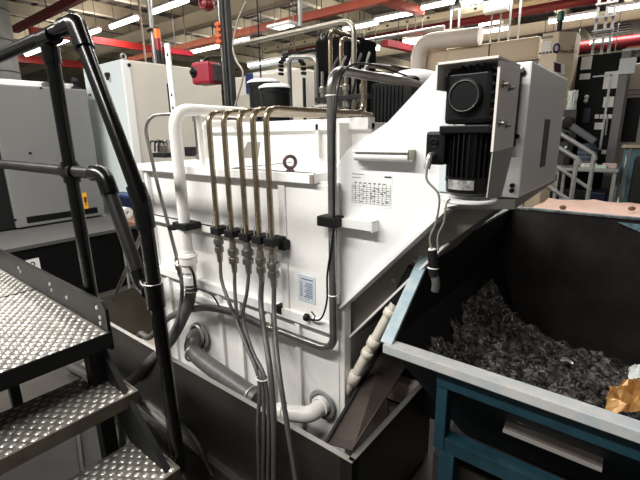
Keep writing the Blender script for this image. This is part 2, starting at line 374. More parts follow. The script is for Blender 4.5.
# incline side plate + casing
IY = 1.275
poly = [(342, 306), (335.5, 285), (333, 215), (334, 178), (340, 160), (347, 150), (388, 122), (437, 69)]
P = [oY(a, b, IY) for a, b in poly]
P += [V(-.40, IY, 1.835), V(-.40, IY, 1.44), oY(447, 207, IY)]
MB().prism(P, (0, .016, 0)).build('incline_side_plate', WHITE2, cv)
bodyp = [V(p.x, IY+.016, p.z) for p in P]
bodyp = [p if p.z > 1.3 or p.x < -.9 else p+V(-.0, 0, .0) for p in bodyp]
MB().prism(bodyp, (0, .36, 0)).build('incline_casing', WHITE, cv)
q0, q1 = oY(341, 307, IY-.012), oY(446, 209, IY-.012)
MB().bar(q0+V(0, .04, 0), q1+V(0, .04, 0), .11, .012, upv=(0, 0, 1)).build('incline_lip', WHITE2, cv)
lowb = [oY(a, b, IY+.07) for a, b in [(344, 308), (446, 211), (488, 202), (487, 215), (445, 246), (344, 345)]]
MB().prism(lowb, (0, .30, 0)).build('return_casing', mat('shaded_taupe_paint', (.26, .235, .20), .45, var=.2), cv)  # taupe darkened: the shade under the incline lip is in the colour
MB().box((-.92, 1.66, .30), (-.64, 1.70, 1.10)).build('shade_plate', BLACKM, cv)  # dark plate added in place of the shade under the conveyor
q0, q1 = oY(344, 343, IY+.05), oY(446, 245, IY+.05)
MB().bar(q0, q1, .05, .008).build('return_lip', WHITE, cv)
for a, b in ((394, 281), (370, 285), (415, 262)):
    p = oY(a, b, IY+.07); MB().lathe(p, (0, -1, 0), [(.011, 0), (.011, .006), (0, .009)], 10).build('bolt', FITTING, cv)
MB().box(oY(341, 306, IY-.004), oY(349, 345, IY+.05)).build('frame_upright', WHITE, cv)
MB().box((-.965, IY-.008, .08), (-.90, IY+.04, .96), .004).build('frame_upright', WHITE, cv)
p0, p1 = oY(434, 206, IY-.004), oY(446, 98, IY-.004)
MB().box((p0.x+.01, IY-.006, 1.46), (p1.x+.03, IY, p1.z), .002).build('side_cover', BLUWHITE, cv)
# long handle guard
h0, h1 = V(-.833, IY-.03, 1.577), V(-.618, IY-.03, 1.577)
g = MB().cyl(h0-V(0, 0, .008), h1-V(0, 0, .008), .017).box((h0.x, IY-.055, 1.583), (h1.x, IY, 1.590), .001).build('guard_bar', WHITE2, cv)
for x in (-.80, -.66): MB().box((x, IY-.03, 1.558), (x+.035, IY, 1.572)).build('bar_bracket', WHITE, g)
MB().box((-.622, IY-.05, 1.56), (-.616, IY-.005, 1.592)).build('bar_end', FITTING, g)
MB().lathe((-.838, IY, 1.563), (0, -1, 0), [(.009, 0), (.009, .02), (.006, .028), (0, .03)], 12).build('knob', FITTING, cv)
MB().box((-.917, IY-.045, 1.332), (-.752, IY, 1.338)).box((-.917, IY-.045, 1.305), (-.752, IY-.04, 1.338)).box((-.758, IY-.045, 1.300), (-.752, IY, 1.338)).build('pipe_bracket', WHITE2, cv)
# instruction chart (grid of fine grey lines) and the small rating plate
a, b, c_, d_ = oY(352, 173, IY-.002), oY(392, 177, IY-.002), oY(392, 208, IY-.002), oY(352, 204, IY-.002)
ch = MB().prism([(a.x, IY-.001, c_.z-.005), (b.x, IY-.001, c_.z-.005), (b.x, IY-.001, a.z), (a.x, IY-.001, a.z)], (0, .001, 0)).build('instruction_chart', mat('chart_white', (.80, .80, .78), .4), cv)
g = MB(); W_ = b.x-a.x; H_ = a.z-c_.z
def seg(x0, z0, x1, z1, th=.0007): g.box((a.x+W_*x0-th, IY-.0018, a.z-H_*z0-th), (a.x+W_*x1+th, IY-.0010, a.z-H_*z1+th))
for k in range(9): seg(.0, .42+.066*k, .97, .42+.066*k, .0005)
for k in range(11): seg(.0+.097*k, .30, .0+.097*k, .95, .0005)
for k in range(7): seg(.08+.12*k, .26, .12+.12*k, .33, .0018)
rr = random.Random(3)
for k in range(46): xx = rr.random()*.9+.02; zz = .36+.55*rr.random(); seg(xx, zz, xx+.025+.02*rr.random(), zz, .0012)
seg(0, .02, .30, .02, .0013); seg(0, .13, .22, .13, .001)
g.build('chart_lines', INK, ch)
g = MB(); seg(.84, .07, .97, .07, .0028); g.build('chart_mark', INKB, ch)
x0, x1, z0, z1 = -1.128, -1.033, .945, 1.067
rp = MB().box((x0, FY-.018, z0), (x1, FY-.015, z1), .001).build('rating_plate', LABELM, cv)
g = MB()
for k in range(3): g.box((x0+.02, FY-.0192, z1-.019-.008*k), (x1-.012, FY-.018, z1-.016-.008*k)) if k < 1 else None
for k in range(9):
    zz = z1-.035-.0078*k; w_ = .03+.02*rr.random()
    g.box((x1-.015-w_, FY-.0192, zz), (x1-.015, FY-.018, zz+.0022))
    g.box((x0+.012, FY-.0192, zz), (x0+.012+.012, FY-.018, zz+.0018))
g.torus((x0+.05, FY-.0185, z0+.024), (0, 1, 0), .011, .0008, 20, 4)
g.build('plate_print', INKB, rp)
# oval outlet with ring (left) and outlet hole (right)
for cx, cz, rad, nm in ((-1.90, .535, .062, 'outlet_flange'), (-1.005, .475, .055, 'outlet_flange')):
    of = MB().lathe((cx, FY-.018, cz), (0, -1, 0), [(rad*1.25, 0), (rad*1.25, .010), (rad, .012), (rad*.92, .0)], 24).build(nm, GALV, cv)
    MB().lathe((cx, FY-.0195, cz), (0, -1, 0), [(rad*.9, 0), (0, .0005)], 24).build('opening', BLACKM, of)
# gland with small cable ears and button head
MB().lathe((-1.058, FY-.016, .868), (0, -1, 0), [(.018, 0), (.018, .008), (.010, .012), (0, .014)], 12).build('cap_screw', FITTING, cv)
MB().box((-1.205, FY-.055, 1.168), (-1.165, FY-.02, 1.212), .004).build('rail_end_block', BLACKM, cv)
MB().box((-1.255, FY-.035, .855), (-1.225, FY, .895), .003).build('pipe_clamp', BLACKM, cv)

# ---- discharge head
HX0, HX1, HZ0, HZ1 = -.363, -.297, 1.453, 1.835
hc = MB().box((-.54, 1.30, HZ0), (HX1, 1.86, HZ1-.006), .006).build('discharge_cover', WHITE2, cv)
pA, pB = oX(541, 137, HX1), oX(547, 178, HX1)
c0, c1, c2, c3 = oX(540, 178, HX1), oX(545, 175, HX1), oX(548, 137, HX1), oX(543, 139, HX1)
vt = MB()
for k in range(14):
    zt = 1.53+.0105*k
    vt.box((HX1-.002, c3.y, zt), (HX1+.0015, c2.y, zt+.006))
vt.box((HX1-.002, c3.y-.004, 1.524), (HX1+.0008, c2.y+.004, 1.68)).build('vent', mat('dark_vent', (.10, .085, .08), .6), hc)
for yy, zz in ((1.33, 1.80), (1.325, 1.63), (1.33, 1.49), (1.31, 1.475)):
    MB().lathe((HX1-.02, 1.30, zz), (0, -1, 0), [(.007, 0), (.007, .006), (0, .008)], 10).build('screw', BLACKM, hc)
MB().lathe((-.325, 1.30, 1.808), (0, -1, 0), [(.010, 0), (.010, .008), (0, .011)], 10).build('plug', FITTING, hc)
# hood round the gearmotor: top, left and right sheets
hx0, hx1, hy0, hz1 = -.466, -.314, 1.055, 1.815
hd = MB().box((hx0, hy0, hz1-.006), (hx1, 1.25, hz1), .001).box((hx0, hy0, 1.75), (hx0+.006, 1.25, hz1), .001)
hd.prism([oX(a, b, hx1) for a, b in ((501, 60), (521, 66), (513, 147), (493, 152))], (-.006, 0, 0)).build('motor_hood', mat('warm_white_sheet', (.76, .71, .66), .4, var=.06), cv)
MB().box((hx0+.006, 1.27, 1.60), (hx1-.006, 1.30, 1.80)).build('hood_back', BLACKM, cv)
MB().prism([oX(a, b, hx1-.004) for a, b in ((492, 150), (513, 146), (500, 198), (486, 198))], (.003, 0, 0)).build('side_sheet', mat('grey_sheet', (.36, .35, .33), .5), cv)
for zz in (1.755, 1.665):
    for yy in (1.10, 1.16):
        MB().lathe((hx1, yy, zz-.004*(yy > 1.12)), (1, 0, 0), [(.0085, 0), (.0085, .004), (.0055, .005), (.0055, .013), (0, .014)], 8).build('hood_bolt', FITTING, cv)
# gearmotor
gx, gy = -.382, 1.135
gm = MB().box((gx-.066, gy-.055, 1.665), (gx+.050, gy+.06, 1.795), .012).build('gearmotor', BLACK, cv)
MB().lathe((gx-.012, gy-.055, 1.732), (0, -1, 0), [(.042, 0), (.042, .012), (.037, .015), (.035, .012), (0, .012)], 32).build('output_cover', BLACK, gm)
MB().torus((gx-.012, gy-.069, 1.732), (0, 1, 0), .0365, .0013, 32, 6).build('cover_rim', mat('grey_rim', (.2, .19, .18), .4, metal=.6), gm)
f_ = MB()
for k in range(6): f_.box((gx+.045, gy-.05, 1.675+.02*k), (gx+.056, gy+.05, 1.681+.02*k))
for k in range(4): f_.box((gx-.03+.018*k, gy-.05, 1.79), (gx-.026+.018*k, gy+.05, 1.812-.006))
f_.build('gear_fins', BLACK, gm)
MB().box((gx-.055, gy-.05, 1.79), (gx-.035, gy-.02, 1.80)).box((gx+.02, gy-.05, 1.79), (gx+.04, gy-.02, 1.80)).build('lug', BLACKM, gm)
MB().box((gx-.072, gy-.066, 1.642), (gx+.056, gy+.07, 1.662), .003).build('motor_flange', BLACK, gm)
mx, my = gx-.006, gy
MB().lathe((mx, my, 1.50), (0, 0, 1), [(0, 0), (.05, .0), (.050, .14), (.045, .15)], 24).build('motor_body', BLACK, gm)
f_ = MB()
for k in range(28):
    a_ = 2*pi*k/28; dd = V(cos(a_), sin(a_), 0)
    f_.obox(V(mx, my, 1.578)+dd*.054, dd, (-dd.y, dd.x, 0), (.009, .0018, .062))
f_.build('cooling_fins', BLACK, gm)
MB().lathe((mx, my, 1.478), (0, 0, 1), [(0, 0), (.048, 0), (.060, .010), (.062, .05), (.058, .052)], 28).build('fan_cowl', BLACK, gm)
np_ = MB()
for k in range(8):
    a0, a1 = radians(-128+8.5*k), radians(-128+8.5*(k+1)); R_ = .0632
    np_.prism([(mx+R_*cos(a0), my+R_*sin(a0), 1.498), (mx+R_*cos(a1), my+R_*sin(a1), 1.498), (mx+R_*cos(a1), my+R_*sin(a1), 1.523), (mx+R_*cos(a0), my+R_*sin(a0), 1.523)], (.0008*cos(a0), .0008*sin(a0), 0))
np_.build('name_plate', mat('worn_nameplate', (.55, .54, .52), .4, metal=.4, scale=60, col2=(.25, .25, .25)), gm)
MB().lathe((mx+.0, my, 1.460), (0, 0, 1), [(0, 0), (.070, 0), (.076, .003), (.076, .008), (0, .009)], 28).build('drip_disc', WHITE2, gm)
tbx = MB().box((mx-.105, my-.06, 1.56), (mx-.05, my+.03, 1.648), .008).build('terminal_box', BLACK, gm)
MB().torus((mx-.080, my-.061, 1.618), (0, 1, 0), .011, .0018, 20, 6).box((mx-.088, my-.065, 1.616), (mx-.072, my-.058, 1.620)).build('box_knob', BLACK, gm)
gl = V(mx-.082, my-.06, 1.586)
MB().tube([gl, gl+V(0, -.018, 0), gl+V(-.004, -.026, -.035)], .0085, 12, fillet=.008).build('cable_gland', STEEL, gm)
# discharge chute below the cover
MB().prism([(-.52, 1.30, 1.40), (-.305, 1.30, 1.42), (-.302, 1.92, 1.445), (-.52, 1.92, 1.42)], (0, 0, .03)).build('discharge_chute', mat('dusty_grey_steel', (.33, .32, .30), .5, metal=.4, var=.3), cv)

# cable from the motor ending in taped plugs
cb = thing('motor_cable', 'grey cable loop with taped plugs hanging from the black gearmotor over the skip corner', 'cable', gl+V(-.004, -.03, -.04))
q = gl+V(-.004, -.026, -.036)
pe = oY(432, 250, q.y); pe2 = oY(438, 251, q.y)
MB().hose([q, q+V(.004, -.002, -.03), oY(439, 196, q.y), oY(436, 222, q.y), oY(430, 238, q.y), pe], .0032, 8).build('cord', mat('grey_cable', (.27, .26, .21), .5), cb)
MB().hose([V(mx-.03, my-.055, 1.47), oY(446, 205, q.y), oY(444, 222, q.y), oY(438, 236, q.y), pe2], .0029, 8).build('cord', MATS['grey_cable'], cb)
MB().tube([pe+V(0, 0, .004), pe+V(0, 0, -.008)], .010, 12).build('collar', PAPER, cb)
MB().hose([pe, oY(433, 262, q.y), oY(434, 276, q.y)], .0135, 12).build('plug', BLACKM, cb)
MB().hose([oY(434, 272, q.y), oY(436, 284, q.y), oY(435, 291, q.y)], .0115, 12).build('plug', RUBBER, cb)
MB().torus(oY(433, 268, q.y), (0, .1, 1), .0135, .002).build('cable_tie', PAPER, cb)

# ================================================================== pipes and hoses on the front of the machine
PY = 1.18
HX = [-1.574, -1.471, -1.370, -1.288, -1.211]
ORD = ['leftmost', 'second', 'middle', 'fourth', 'rightmost']
ENDZ = [1.055, 1.02, 1.035, 1.01, 1.005]
for k, x in enumerate(HX):
    r = .0125
    hp = thing('hydraulic_pipe', ORD[k]+' of the five brownish pipes before the white housing, counted from the left', 'pipe', (x, PY, 1.03), 'row of five hydraulic pipes')
    y5 = oX(363, 111, x).y
    if k == 4: pts = [(x, PY, 1.10), (x, PY, 1.745), (x, y5, 1.745), (x, y5, oX(366, 74, x).z)]
    else: pts = [(x, PY, 1.10), (x, PY, 1.745), (x, 2.085, 1.745), (x, 2.085, 1.69)]
    MB().tube(pts, r, 12, fillet=.055, n=7).build('pipe', HYD, hp)
    MB().box((x-.030, PY-.022, 1.192), (x+.030, PY+.055, 1.226), .004).build('pipe_clamp', BLACKM, hp)
    MB().tube([(x-.012, PY-.016, 1.226), (x-.012, PY-.016, 1.262)], .003, 6).build('clamp_bolt', EDGE, hp)
    z1 = ENDZ[k]; big = .003 if k in (1, 2, 4) else 0
    c = MB().lathe((x, PY, z1), (0, 0, 1), [(0, 0), (.0135, 0), (.0155, .03), (.0155, .045), (.0225+big, .047), (.0225+big, .072), (.0185, .075), (.0185, .086), (.0245+big, .088), (.0245+big, .112), (.018, .116), (.0145, .15)], 6 if k % 2 else 8)
    c.build('coupling', FITTING, hp)
ends = [(219, 268), (234, 279), (247, 279), (259, 289), (273, 292)]
hosep = [
    [(222, 282, 1.16), (233, 312, 1.12), (246, 345, 1.06), (259, 380, 1.02), (258, 425, .99), (259, 478, .985), (262, 560, .98)],
    [(235, 292, 1.16), (238, 320, 1.12), (249, 352, 1.07), (262, 380, 1.025), (264, 425, 1.0), (263, 480, .995), (266, 560, .985)],
    [(247, 292, 1.16), (243, 318, 1.13), (252, 350, 1.07), (265, 379, 1.03), (269, 425, 1.008), (268, 480, 1.0), (271, 560, .99)],
    [(261, 305, 1.16), (265, 335, 1.10), (270, 370, 1.03), (274, 420, .995), (274, 480, .985), (276, 560, .98)],
    [(274, 310, 1.16), (276, 345, 1.09), (281, 385, 1.02), (288, 430, .995), (296, 480, .985), (306, 550, .98)]]
for k, x in enumerate(HX):
    r = [.0085, .0085, .0085, .0125, .0105][k]
    pts = [V(x, PY, ENDZ[k]+.01)]+[oY(a, b, Y) for a, b, Y in hosep[k]]
    pts[-1] = V(pts[-1].x, pts[-1].y, .02)
    h = tag(MB().hose(pts, r, 10).build('hydraulic_hose', RUBBER), ORD[k]+' of the five dark hoses under the brownish pipes, from the left', 'hose', 'row of five hydraulic hoses')
c = oY(262, 378, 1.025)
tag(MB().torus(c, (.12, .1, 1), .024, .003, 20, 6).build('zip_tie', PAPER), 'white zip tie bundling the thin hoses above the tray rim', 'cable tie')

# grey coolant pipe
gp = thing('coolant_pipe', 'thick grey pipe rising up the front of the conveyor and bending over its top', 'pipe', (-.922, 1.222, .78))
MB().tube([(-1.30, 1.215, .775), (-.922, 1.222, .775), (-.922, 1.222, 1.862), (-.922, 2.02, 1.862)], .0172, 16, fillet=.075, n=8).build('pipe', GPIPE, gp)
MB().box((-.975, 1.19, 1.305), (-.885, 1.25, 1.345), .006).build('pipe_clamp', BLACKM, gp)
MB().lathe((-1.335, 1.214, .775), (1, 0, 0), [(0, 0), (.018, 0), (.022, .004), (.022, .03), (.017, .032), (.017, .05), (.021, .052), (.021, .065), (.016, .068)], 8).build('pipe_union', FITTING, gp)
MB().torus((-.922, 1.222, 1.775), (0, 0, 1), .019, .003).build('cable_tie', PAPER, gp)
MB().torus((-.922, 1.222, 1.025), (0, 0, 1), .019, .0025).build('cable_tie', PAPER, gp)
MB().lathe((-.922, 2.0, 1.862), (0, 1, 0), [(.022, 0), (.022, .03), (0, .03)], 12).build('end_collar', FITTING, gp)
k_ = thing('sensor_cable', 'thin black cable running down the thick grey pipe to a small plug', 'cable', (-.9, 1.21, .9))
MB().hose([(-.905, 1.75, 1.885), (-.905, 1.45, 1.90), (-.90, 1.27, 1.86), (-.899, 1.215, 1.72), (-.901, 1.205, 1.50), (-.900, 1.20, 1.30), (-.935, 1.203, 1.12), (-.945, 1.21, 1.00), (-.98, 1.215, .91), (-1.03, 1.215, .89), (-1.055, 1.225, .892)], .0042, 8).build('cord', BLACK, k_)
MB().lathe((-1.075, 1.222, .887), (1, .05, 0), [(0, 0), (.016, 0), (.018, .008), (.016, .016), (.006, .022)], 10).build('plug', BLACKM, k_)
MB().tube([(-1.01, 1.20, .895), (-1.0, 1.20, .92), (-1.02, 1.20, .935)], .003, 6).build('loose_tie', BLACK, k_)

# white pipe with unions and the rubber hose below it
WX, WY = -1.832, 1.172
wp = thing('white_pipe', 'thick white pipe with a union, bending over the top of the conveyor housing', 'pipe', (WX, WY, .87))
yend = oX(243, 104, WX).y
MB().tube([(WX, WY, .96), (WX, WY, 1.772), (WX, yend, 1.765)], .029, 18, fillet=.10, n=8).build('pipe', WPIPE, wp)
MB().box((WX-.06, WY-.035, 1.185), (WX+.06, WY+.06, 1.22), .006).build('pipe_clamp', BLACKM, wp)
MB().lathe((WX, WY, .885), (0, 0, 1), [(0, 0), (.035, 0), (.035, .045), (.031, .048), (.031, .066), (.038, .07), (.038, .11), (.047, .114), (.047, .15), (.043, .168), (.035, .172), (.031, .19)], 18).build('pipe_union', WPIPE, wp)
MB().torus((WX, WY, 1.04), (0, 0, 1), .042, .009, 20, 6).build('union_ring', WPIPE, wp)
MB().hose([(WX+.04, WY-.02, .99), (WX+.065, WY-.02, .96), (WX+.07, WY-.02, .90), (WX+.072, WY-.02, .865)], .007, 8).build('lever', BLACKM, wp)
MB().tube([(WX-.0, yend-.3, 1.763), (WX, yend-.3, 1.50)], .014, 10).build('pipe_support', WPIPE, wp)
wh = thing('rubber_hose', 'thick dark rubber hose clamped under the white pipe and drooping over the tray rim', 'hose', (WX, WY, .4))
pts = [V(WX, WY, .905), V(WX, WY, .86)]+[oY(a, b, Y) for a, b, Y in [(188, 305, 1.15), (172, 338, 1.09), (150, 362, 1.03), (126, 384, .985), (104, 402, .95), (80, 420, .93)]]
pts[-1].z = max(.04, pts[-1].z); pts[-2].z = max(.1, pts[-2].z)
MB().hose(pts, .030, 14).build('hose', RUBBER, wh)
for z in (.868, .845): MB().torus((WX, WY, z), (0, 0, 1), .032, .004, 20, 6).build('hose_clamp', GALV, wh)
MB().hose([(WX+.03, WY-.02, .862), (WX+.10, WY-.03, .89), (WX+.22, WY-.03, .885), (WX+.26, WY-.02, .83)], .004, 8).build('loose_wire', BLACK, wh)
bh = [V(-1.325, 1.214, .775)]+[oY(a, b, Y) for a, b, Y in [(232, 312, 1.19), (200, 308, 1.18), (170, 317, 1.17), (150, 337, 1.165)]]
bh += [V(bh[-1].x-.12, 1.16, .40), V(bh[-1].x-.16, 1.16, .20)]
tag(MB().hose(bh, .0185, 12).build('rubber_hose', RUBBER), 'dark rubber hose joined to the grey pipe, looping left behind the white pipe', 'hose')
tp = thing('thin_pipe', 'thin grey bent pipe left of the thick white pipe, ending in a hose', 'pipe', (-1.9, 1.16, 1.0))
tpts = [oY(172, 114, 1.25), oY(152, 115, 1.2), oY(145, 128, 1.18), oY(156, 178, 1.17), oY(178, 262, 1.16)]
MB().tube(tpts, .0095, 10, fillet=.05, n=6).build('pipe', GPIPE, tp)
p = oY(177, 258, 1.16); q = oY(181, 276, 1.16)
MB().tube([p, p+(q-p)*.3, p+(q-p)*.31, p+(q-p)*.6, p+(q-p)*.61, q], [.015, .015, .021, .021, .016, .016], 8).build('coupling', FITTING, tp)
MB().hose([q]+[oY(a, b, Y) for a, b, Y in [(182, 295, 1.14), (178, 318, 1.10), (168, 345, 1.03), (167, 378, .99), (176, 415, .985), (196, 440, .98), (214, 478, .975), (225, 510, .97)]][:7]+[V(-1.30, .96, .06)], .0105, 10).build('hose', RUBBER, tp)
p = oY(172, 227, 1.165)
MB().box(p-V(.022, .014, .014), p+V(.03, .07, .010), .003).build('pipe_clamp', BLACKM, tp)

# big ribbed drain hose in the tray and the white elbow at the right outlet
dh = thing('drain_hose', 'fat black drain hose lying along the white machine inside the sump tray', 'hose', (-1.8, 1.15, .45))
a_, b2 = oY(192, 352, 1.16), oY(258, 400, 1.10)
MB().hose([V(-1.90, 1.235, .545), V(-1.89, 1.19, .53), a_*.9+b2*.1, b2], .044, 18).build('hose', RUBBER, dh)
for t_ in (.02, .93): MB().torus(a_*(1-t_)+b2*t_, (b2-a_), .046, .006, 24, 6).build('hose_clamp', GALV, dh)
MB().torus(V(-1.905, 1.225, .545), (0, 1, 0), .056, .009, 24, 6).build('ring_clamp', EDGE, dh)
we = thing('white_elbow', 'white elbow pipe at the round outlet, low on the right of the conveyor', 'pipe', (-1.05, 1.15, .42))
MB().tube([(-1.005, 1.25, .475), (-1.005, 1.165, .465), (-1.16, 1.13, .43)], .036, 18, fillet=.07, n=8).build('elbow', WPIPE, we)
MB().lathe((-1.005, 1.25, .475), (0, -1, 0), [(.036, -.01), (.044, .0), (.044, .03), (.036, .032)], 20).build('socket', WPIPE, we)
MB().lathe((-1.135, 1.136, .436), V(-.155, -.035, -.035), [(.036, 0), (.042, .001), (.042, .035), (0, .036)], 20).build('socket', WPIPE, we)
tag(MB().tube([(-1.15, 1.10, .55), (-1.11, 1.10, .40)], .008, 10).build('thin_pipe', mat('maroon_rod', (.12, .05, .05), .4)), 'short maroon rod standing in the tray beside the white elbow', 'rod') if False else None
# pale jointed pipe under the incline
jp = thing('jointed_pipe', 'pale jointed pipe slanting down between the conveyor and the leaning plate', 'pipe', (-.85, 1.5, .6))
pA, pB = oY(395, 304, 1.325), oY(348, 388, 1.30)
MB().tube([pA+(pA-pB)*.2, pB+(pB-pA)*.1], .021, 16).build('pipe', mat('ivory_plastic', (.66, .61, .52), .4), jp)
for t_, l_ in ((.05, .035), (.38, .04), (.52, .03), (.80, .06)):
    a = pA+(pB-pA)*t_; dd = (pB-pA).normalized()
    MB().tube([a, a+dd*.003, a+dd*(l_-.003), a+dd*l_], [.022, .027, .027, .022], 16).build('joint_collar', MATS['ivory_plastic'], jp)
MB().tube([pA+(pA-pB)*.02, pA+(pA-pB)*.35], .026, 14).build('hose_end', BLACKM, jp)

# ================================================================== things on top of the machine
gs = thing('level_gauge', 'upright white metal strip with black marks beside the thick white pipe', 'gauge', oY(170, 135, 1.42))
p, q = oY(168, 43, 1.42), oY(177, 142, 1.42)
MB().box((q.x-.022, 1.415, 1.497), (q.x+.022, 1.425, p.z), .002).build('strip', WHITE2, gs)
for yy in (54, 95, 108):
    z = oY(172, yy, 1.42).z; MB().box((q.x-.005, 1.4135, z-.008), (q.x+.010, 1.415, z+.008)).build('mark', BLACKM, gs)
MB().tube([(q.x-.032, 1.418, oY(165, 126, 1.42).z), (q.x-.032, 1.418, oY(165, 84, 1.42).z)], .006, 8).box((q.x-.034, 1.416, 1.70), (q.x, 1.42, 1.71)).build('rod', BLACKM, gs)
vq = oZ(163, 157, 1.5)
vb = thing('valve_block', 'small brass and black valve block on the white housing top, beside the white strip', 'valve', vq)
MB().box((vq.x-.09, vq.y-.03, 1.497), (vq.x+.08, vq.y+.09, 1.53), .004).build('base', BLACKM, vb)
for xx in (vq.x-.06, vq.x, vq.x+.05):
    MB().lathe((xx, vq.y+.02, 1.53), (0, 0, 1), [(.02, 0), (.02, .05), (.012, .055), (.012, .075), (.018, .08), (0, .10)], 10).build('valve_body', FITTING, vb)
    MB().hose([(xx, vq.y, 1.60), (xx-.025, vq.y-.03, 1.61), (xx-.03, vq.y-.04, 1.54)], .006, 8).build('lead', BLACKM, vb)
sp = thing('standpipe', 'short grey standpipe with hex fittings behind the thick white pipe', 'pipe', (-1.86, 1.6, 1.497))
p, q = oY(193, 113, 1.6), oY(199, 157, 1.6)
MB().tube([V(q.x, 1.6, 1.497), V(q.x, 1.6, p.z), V(q.x-.10, 1.6, p.z+.02)], .013, 10, fillet=.02).build('pipe', GPIPE, sp)
for z in (1.50, p.z-.05): MB().lathe((q.x, 1.6, z), (0, 0, 1), [(0, 0), (.022, 0), (.022, .03), (0, .03)], 6).build('hex_fitting', FITTING, sp)
wex = oY(204, 128, 1.72).x
tag(MB().tube([(wex, 1.72, 1.497), (wex, 1.72, 1.72), (wex, 2.0, 1.72)], .026, 14, fillet=.06).build('white_elbow', WPIPE), 'slim white elbow pipe rising from the housing top behind the brownish pipes', 'pipe')
jq = oZ(188, 156, 1.5)
tag(MB().box((jq.x-.04, jq.y, 1.498), (jq.x+.05, jq.y+.06, 1.565), .004).build('junction_box', BLACKM), 'small black junction box on the housing top beside the short standpipe', 'box')

# rear pump group: two black filter tanks with white lids and rising pipes
for k, (xa, xb, pyt, pyb) in enumerate(((251, 277, 85, 110), (262, 288, 90, 110))):
    Y = 2.42-.14*k
    p, q = oY(xa, pyt, Y), oY(xb, pyt, Y); cx = (p.x+q.x)/2; rad = (q.x-p.x)/2*.86
    ft = thing('filter_tank', ['black filter canister with a pale lid, left and rear of the two', 'black filter canister with a pale lid, right and front of the two'][k], 'canister', (cx, Y, 1.70), 'filter canisters behind the top channel')
    MB().lathe((cx, Y, 1.70), (0, 0, 1), [(0, 0), (rad, 0), (rad, .03), (rad*.93, .035), (rad*.93, p.z-1.70-.035), (rad, p.z-1.70-.03), (rad, p.z-1.70), (0, p.z-1.70)], 24).build('canister', BLACK, ft)
    MB().lathe((cx, Y, p.z), (0, 0, 1), [(rad*1.03, 0), (rad*1.03, .012), (rad*.7, .03), (0, .036)], 24).build('lid', WHITE2, ft)
    for j in range(3): MB().box((cx-.04+.035*j, Y-rad*1.0, 1.76), (cx-.02+.035*j, Y-rad*.9, 1.84)).build('buckle', BLACKM, ft)
def rise(label, pts, r, m=HYD, n=10, fil=.05, group='rising pipes behind the housing'):
    return tag(MB().tube(pts, r, n, fillet=fil, n=6).build('riser_pipe', m), label, 'pipe', group)
Yr = 2.36
a, b = oY(289, 57, Yr), oY(316, 57, Yr)
rise('inverted U-shaped pipe behind the top channel, right of the black canisters', [(a.x, Yr, 1.70), (a.x, Yr, a.z), (b.x, Yr, b.z), (b.x, Yr, 1.70)], .016, GPIPE)
for px, pyt, lab in ((330, 30, 'tall straight pipe in front of the black pump cabinet, left of two'), (341, 38, 'shorter straight pipe in front of the black pump cabinet, right of two')):
    a = oY(px, pyt, 2.30)
    rise(lab, [(a.x, 2.30, 1.69), (a.x, 2.30, a.z), (a.x, 2.5, a.z)], .015)
a = oY(354, 22, 2.2); l = oY(236, 45, 2.2)
rise('long overhead pipe turning down at its right end behind the thick grey pipe', [V(l.x-.02, 2.2, l.z), V(a.x, 2.2, l.z), V(a.x, 2.2, 1.66)], .017, mat('weathered_grey_pipe', (.36, .33, .27), .35, metal=.8, var=.2), fil=.09)
a = oY(365, 65, 2.1)
rise('short hooked pipe left of the hooked grey pipe bend', [V(a.x, 2.1, 1.5), V(a.x, 2.1, a.z), V(a.x+.05, 2.3, a.z)], .013, FITTING)
pc = thing('pump_cabinet', 'black pump cabinet standing behind the rising brownish pipes', 'cabinet', (-1.9, 2.75, 0))
a, b = oY(315, 40, 2.62), oY(349, 100, 2.62)
MB().box((a.x, 2.62, 0), (b.x, 3.0, a.z), .02).build('cabinet_body', mat('soot_black', (.008, .008, .008), .8, spec=.15), pc)
MB().tube([(a.x+.05, 2.65, a.z-.03), (a.x+.12, 2.65, a.z+.05), (b.x-.12, 2.65, a.z+.05), (b.x-.02, 2.65, a.z-.06)], .02, 10, fillet=.05).build('hood_pipe', BLACK, pc)
MB().box((a.x+.1, 2.605, 1.8), (a.x+.16, 2.62, 1.9)).box((b.x-.12, 2.605, 1.95), (b.x-.06, 2.62, 2.1)).build('panel_plate', GREYCAB, pc)
vm = thing('valve_manifold', 'cluster of steel valves and black blocks above the top channel, beside the thick grey pipe', 'valve', (-1.35, 2.1, 1.766))
for k in range(6):
    xx = -1.62+.085*k; yy = 2.06+.05*(k % 2)
    if k >= 4: continue
    MB().lathe((xx, yy, 1.76), (0, 0, 1), [(.014, 0), (.014, .03), (.024, .032), (.024, .06), (.016, .062), (.016, .12), (.022, .122), (.022, .15), (.01, .16), (.01, .24)], 8).build('valve_stem', FITTING, vm)
MB().box((-1.66, 2.03, 1.83), (-1.28, 2.07, 1.855), .003).box((-1.70, 2.06, 1.80), (-1.62, 2.08, 1.81)).build('bracket_bar', BLACKM, vm)
MB().box((-1.66, 2.02, 1.80), (-1.56, 2.05, 1.812)).box((-1.66, 2.02, 1.775), (-1.56, 2.05, 1.787)).build('tie_bar', EDGE, vm)
for k in range(5):
    x = -1.66+.06*k
    MB().hose([(x, 2.12, 1.77), (x+.03, 2.15, 1.92), (x+.01, 2.22, 2.05), (x-.05, 2.34, 2.12)], .008, 8).build('lead', [BLACKM, RUBBER, GPIPE][k % 3], vm)
be = thing('energy_chain', 'dark slotted cable chain arching above the black canisters', 'cable chain', (-2.1, 2.4, 1.9))
pts = [oY(a, b, 2.45) for a, b in [(281, 74), (281, 62), (288, 54), (298, 56), (303, 64), (304, 78)]]
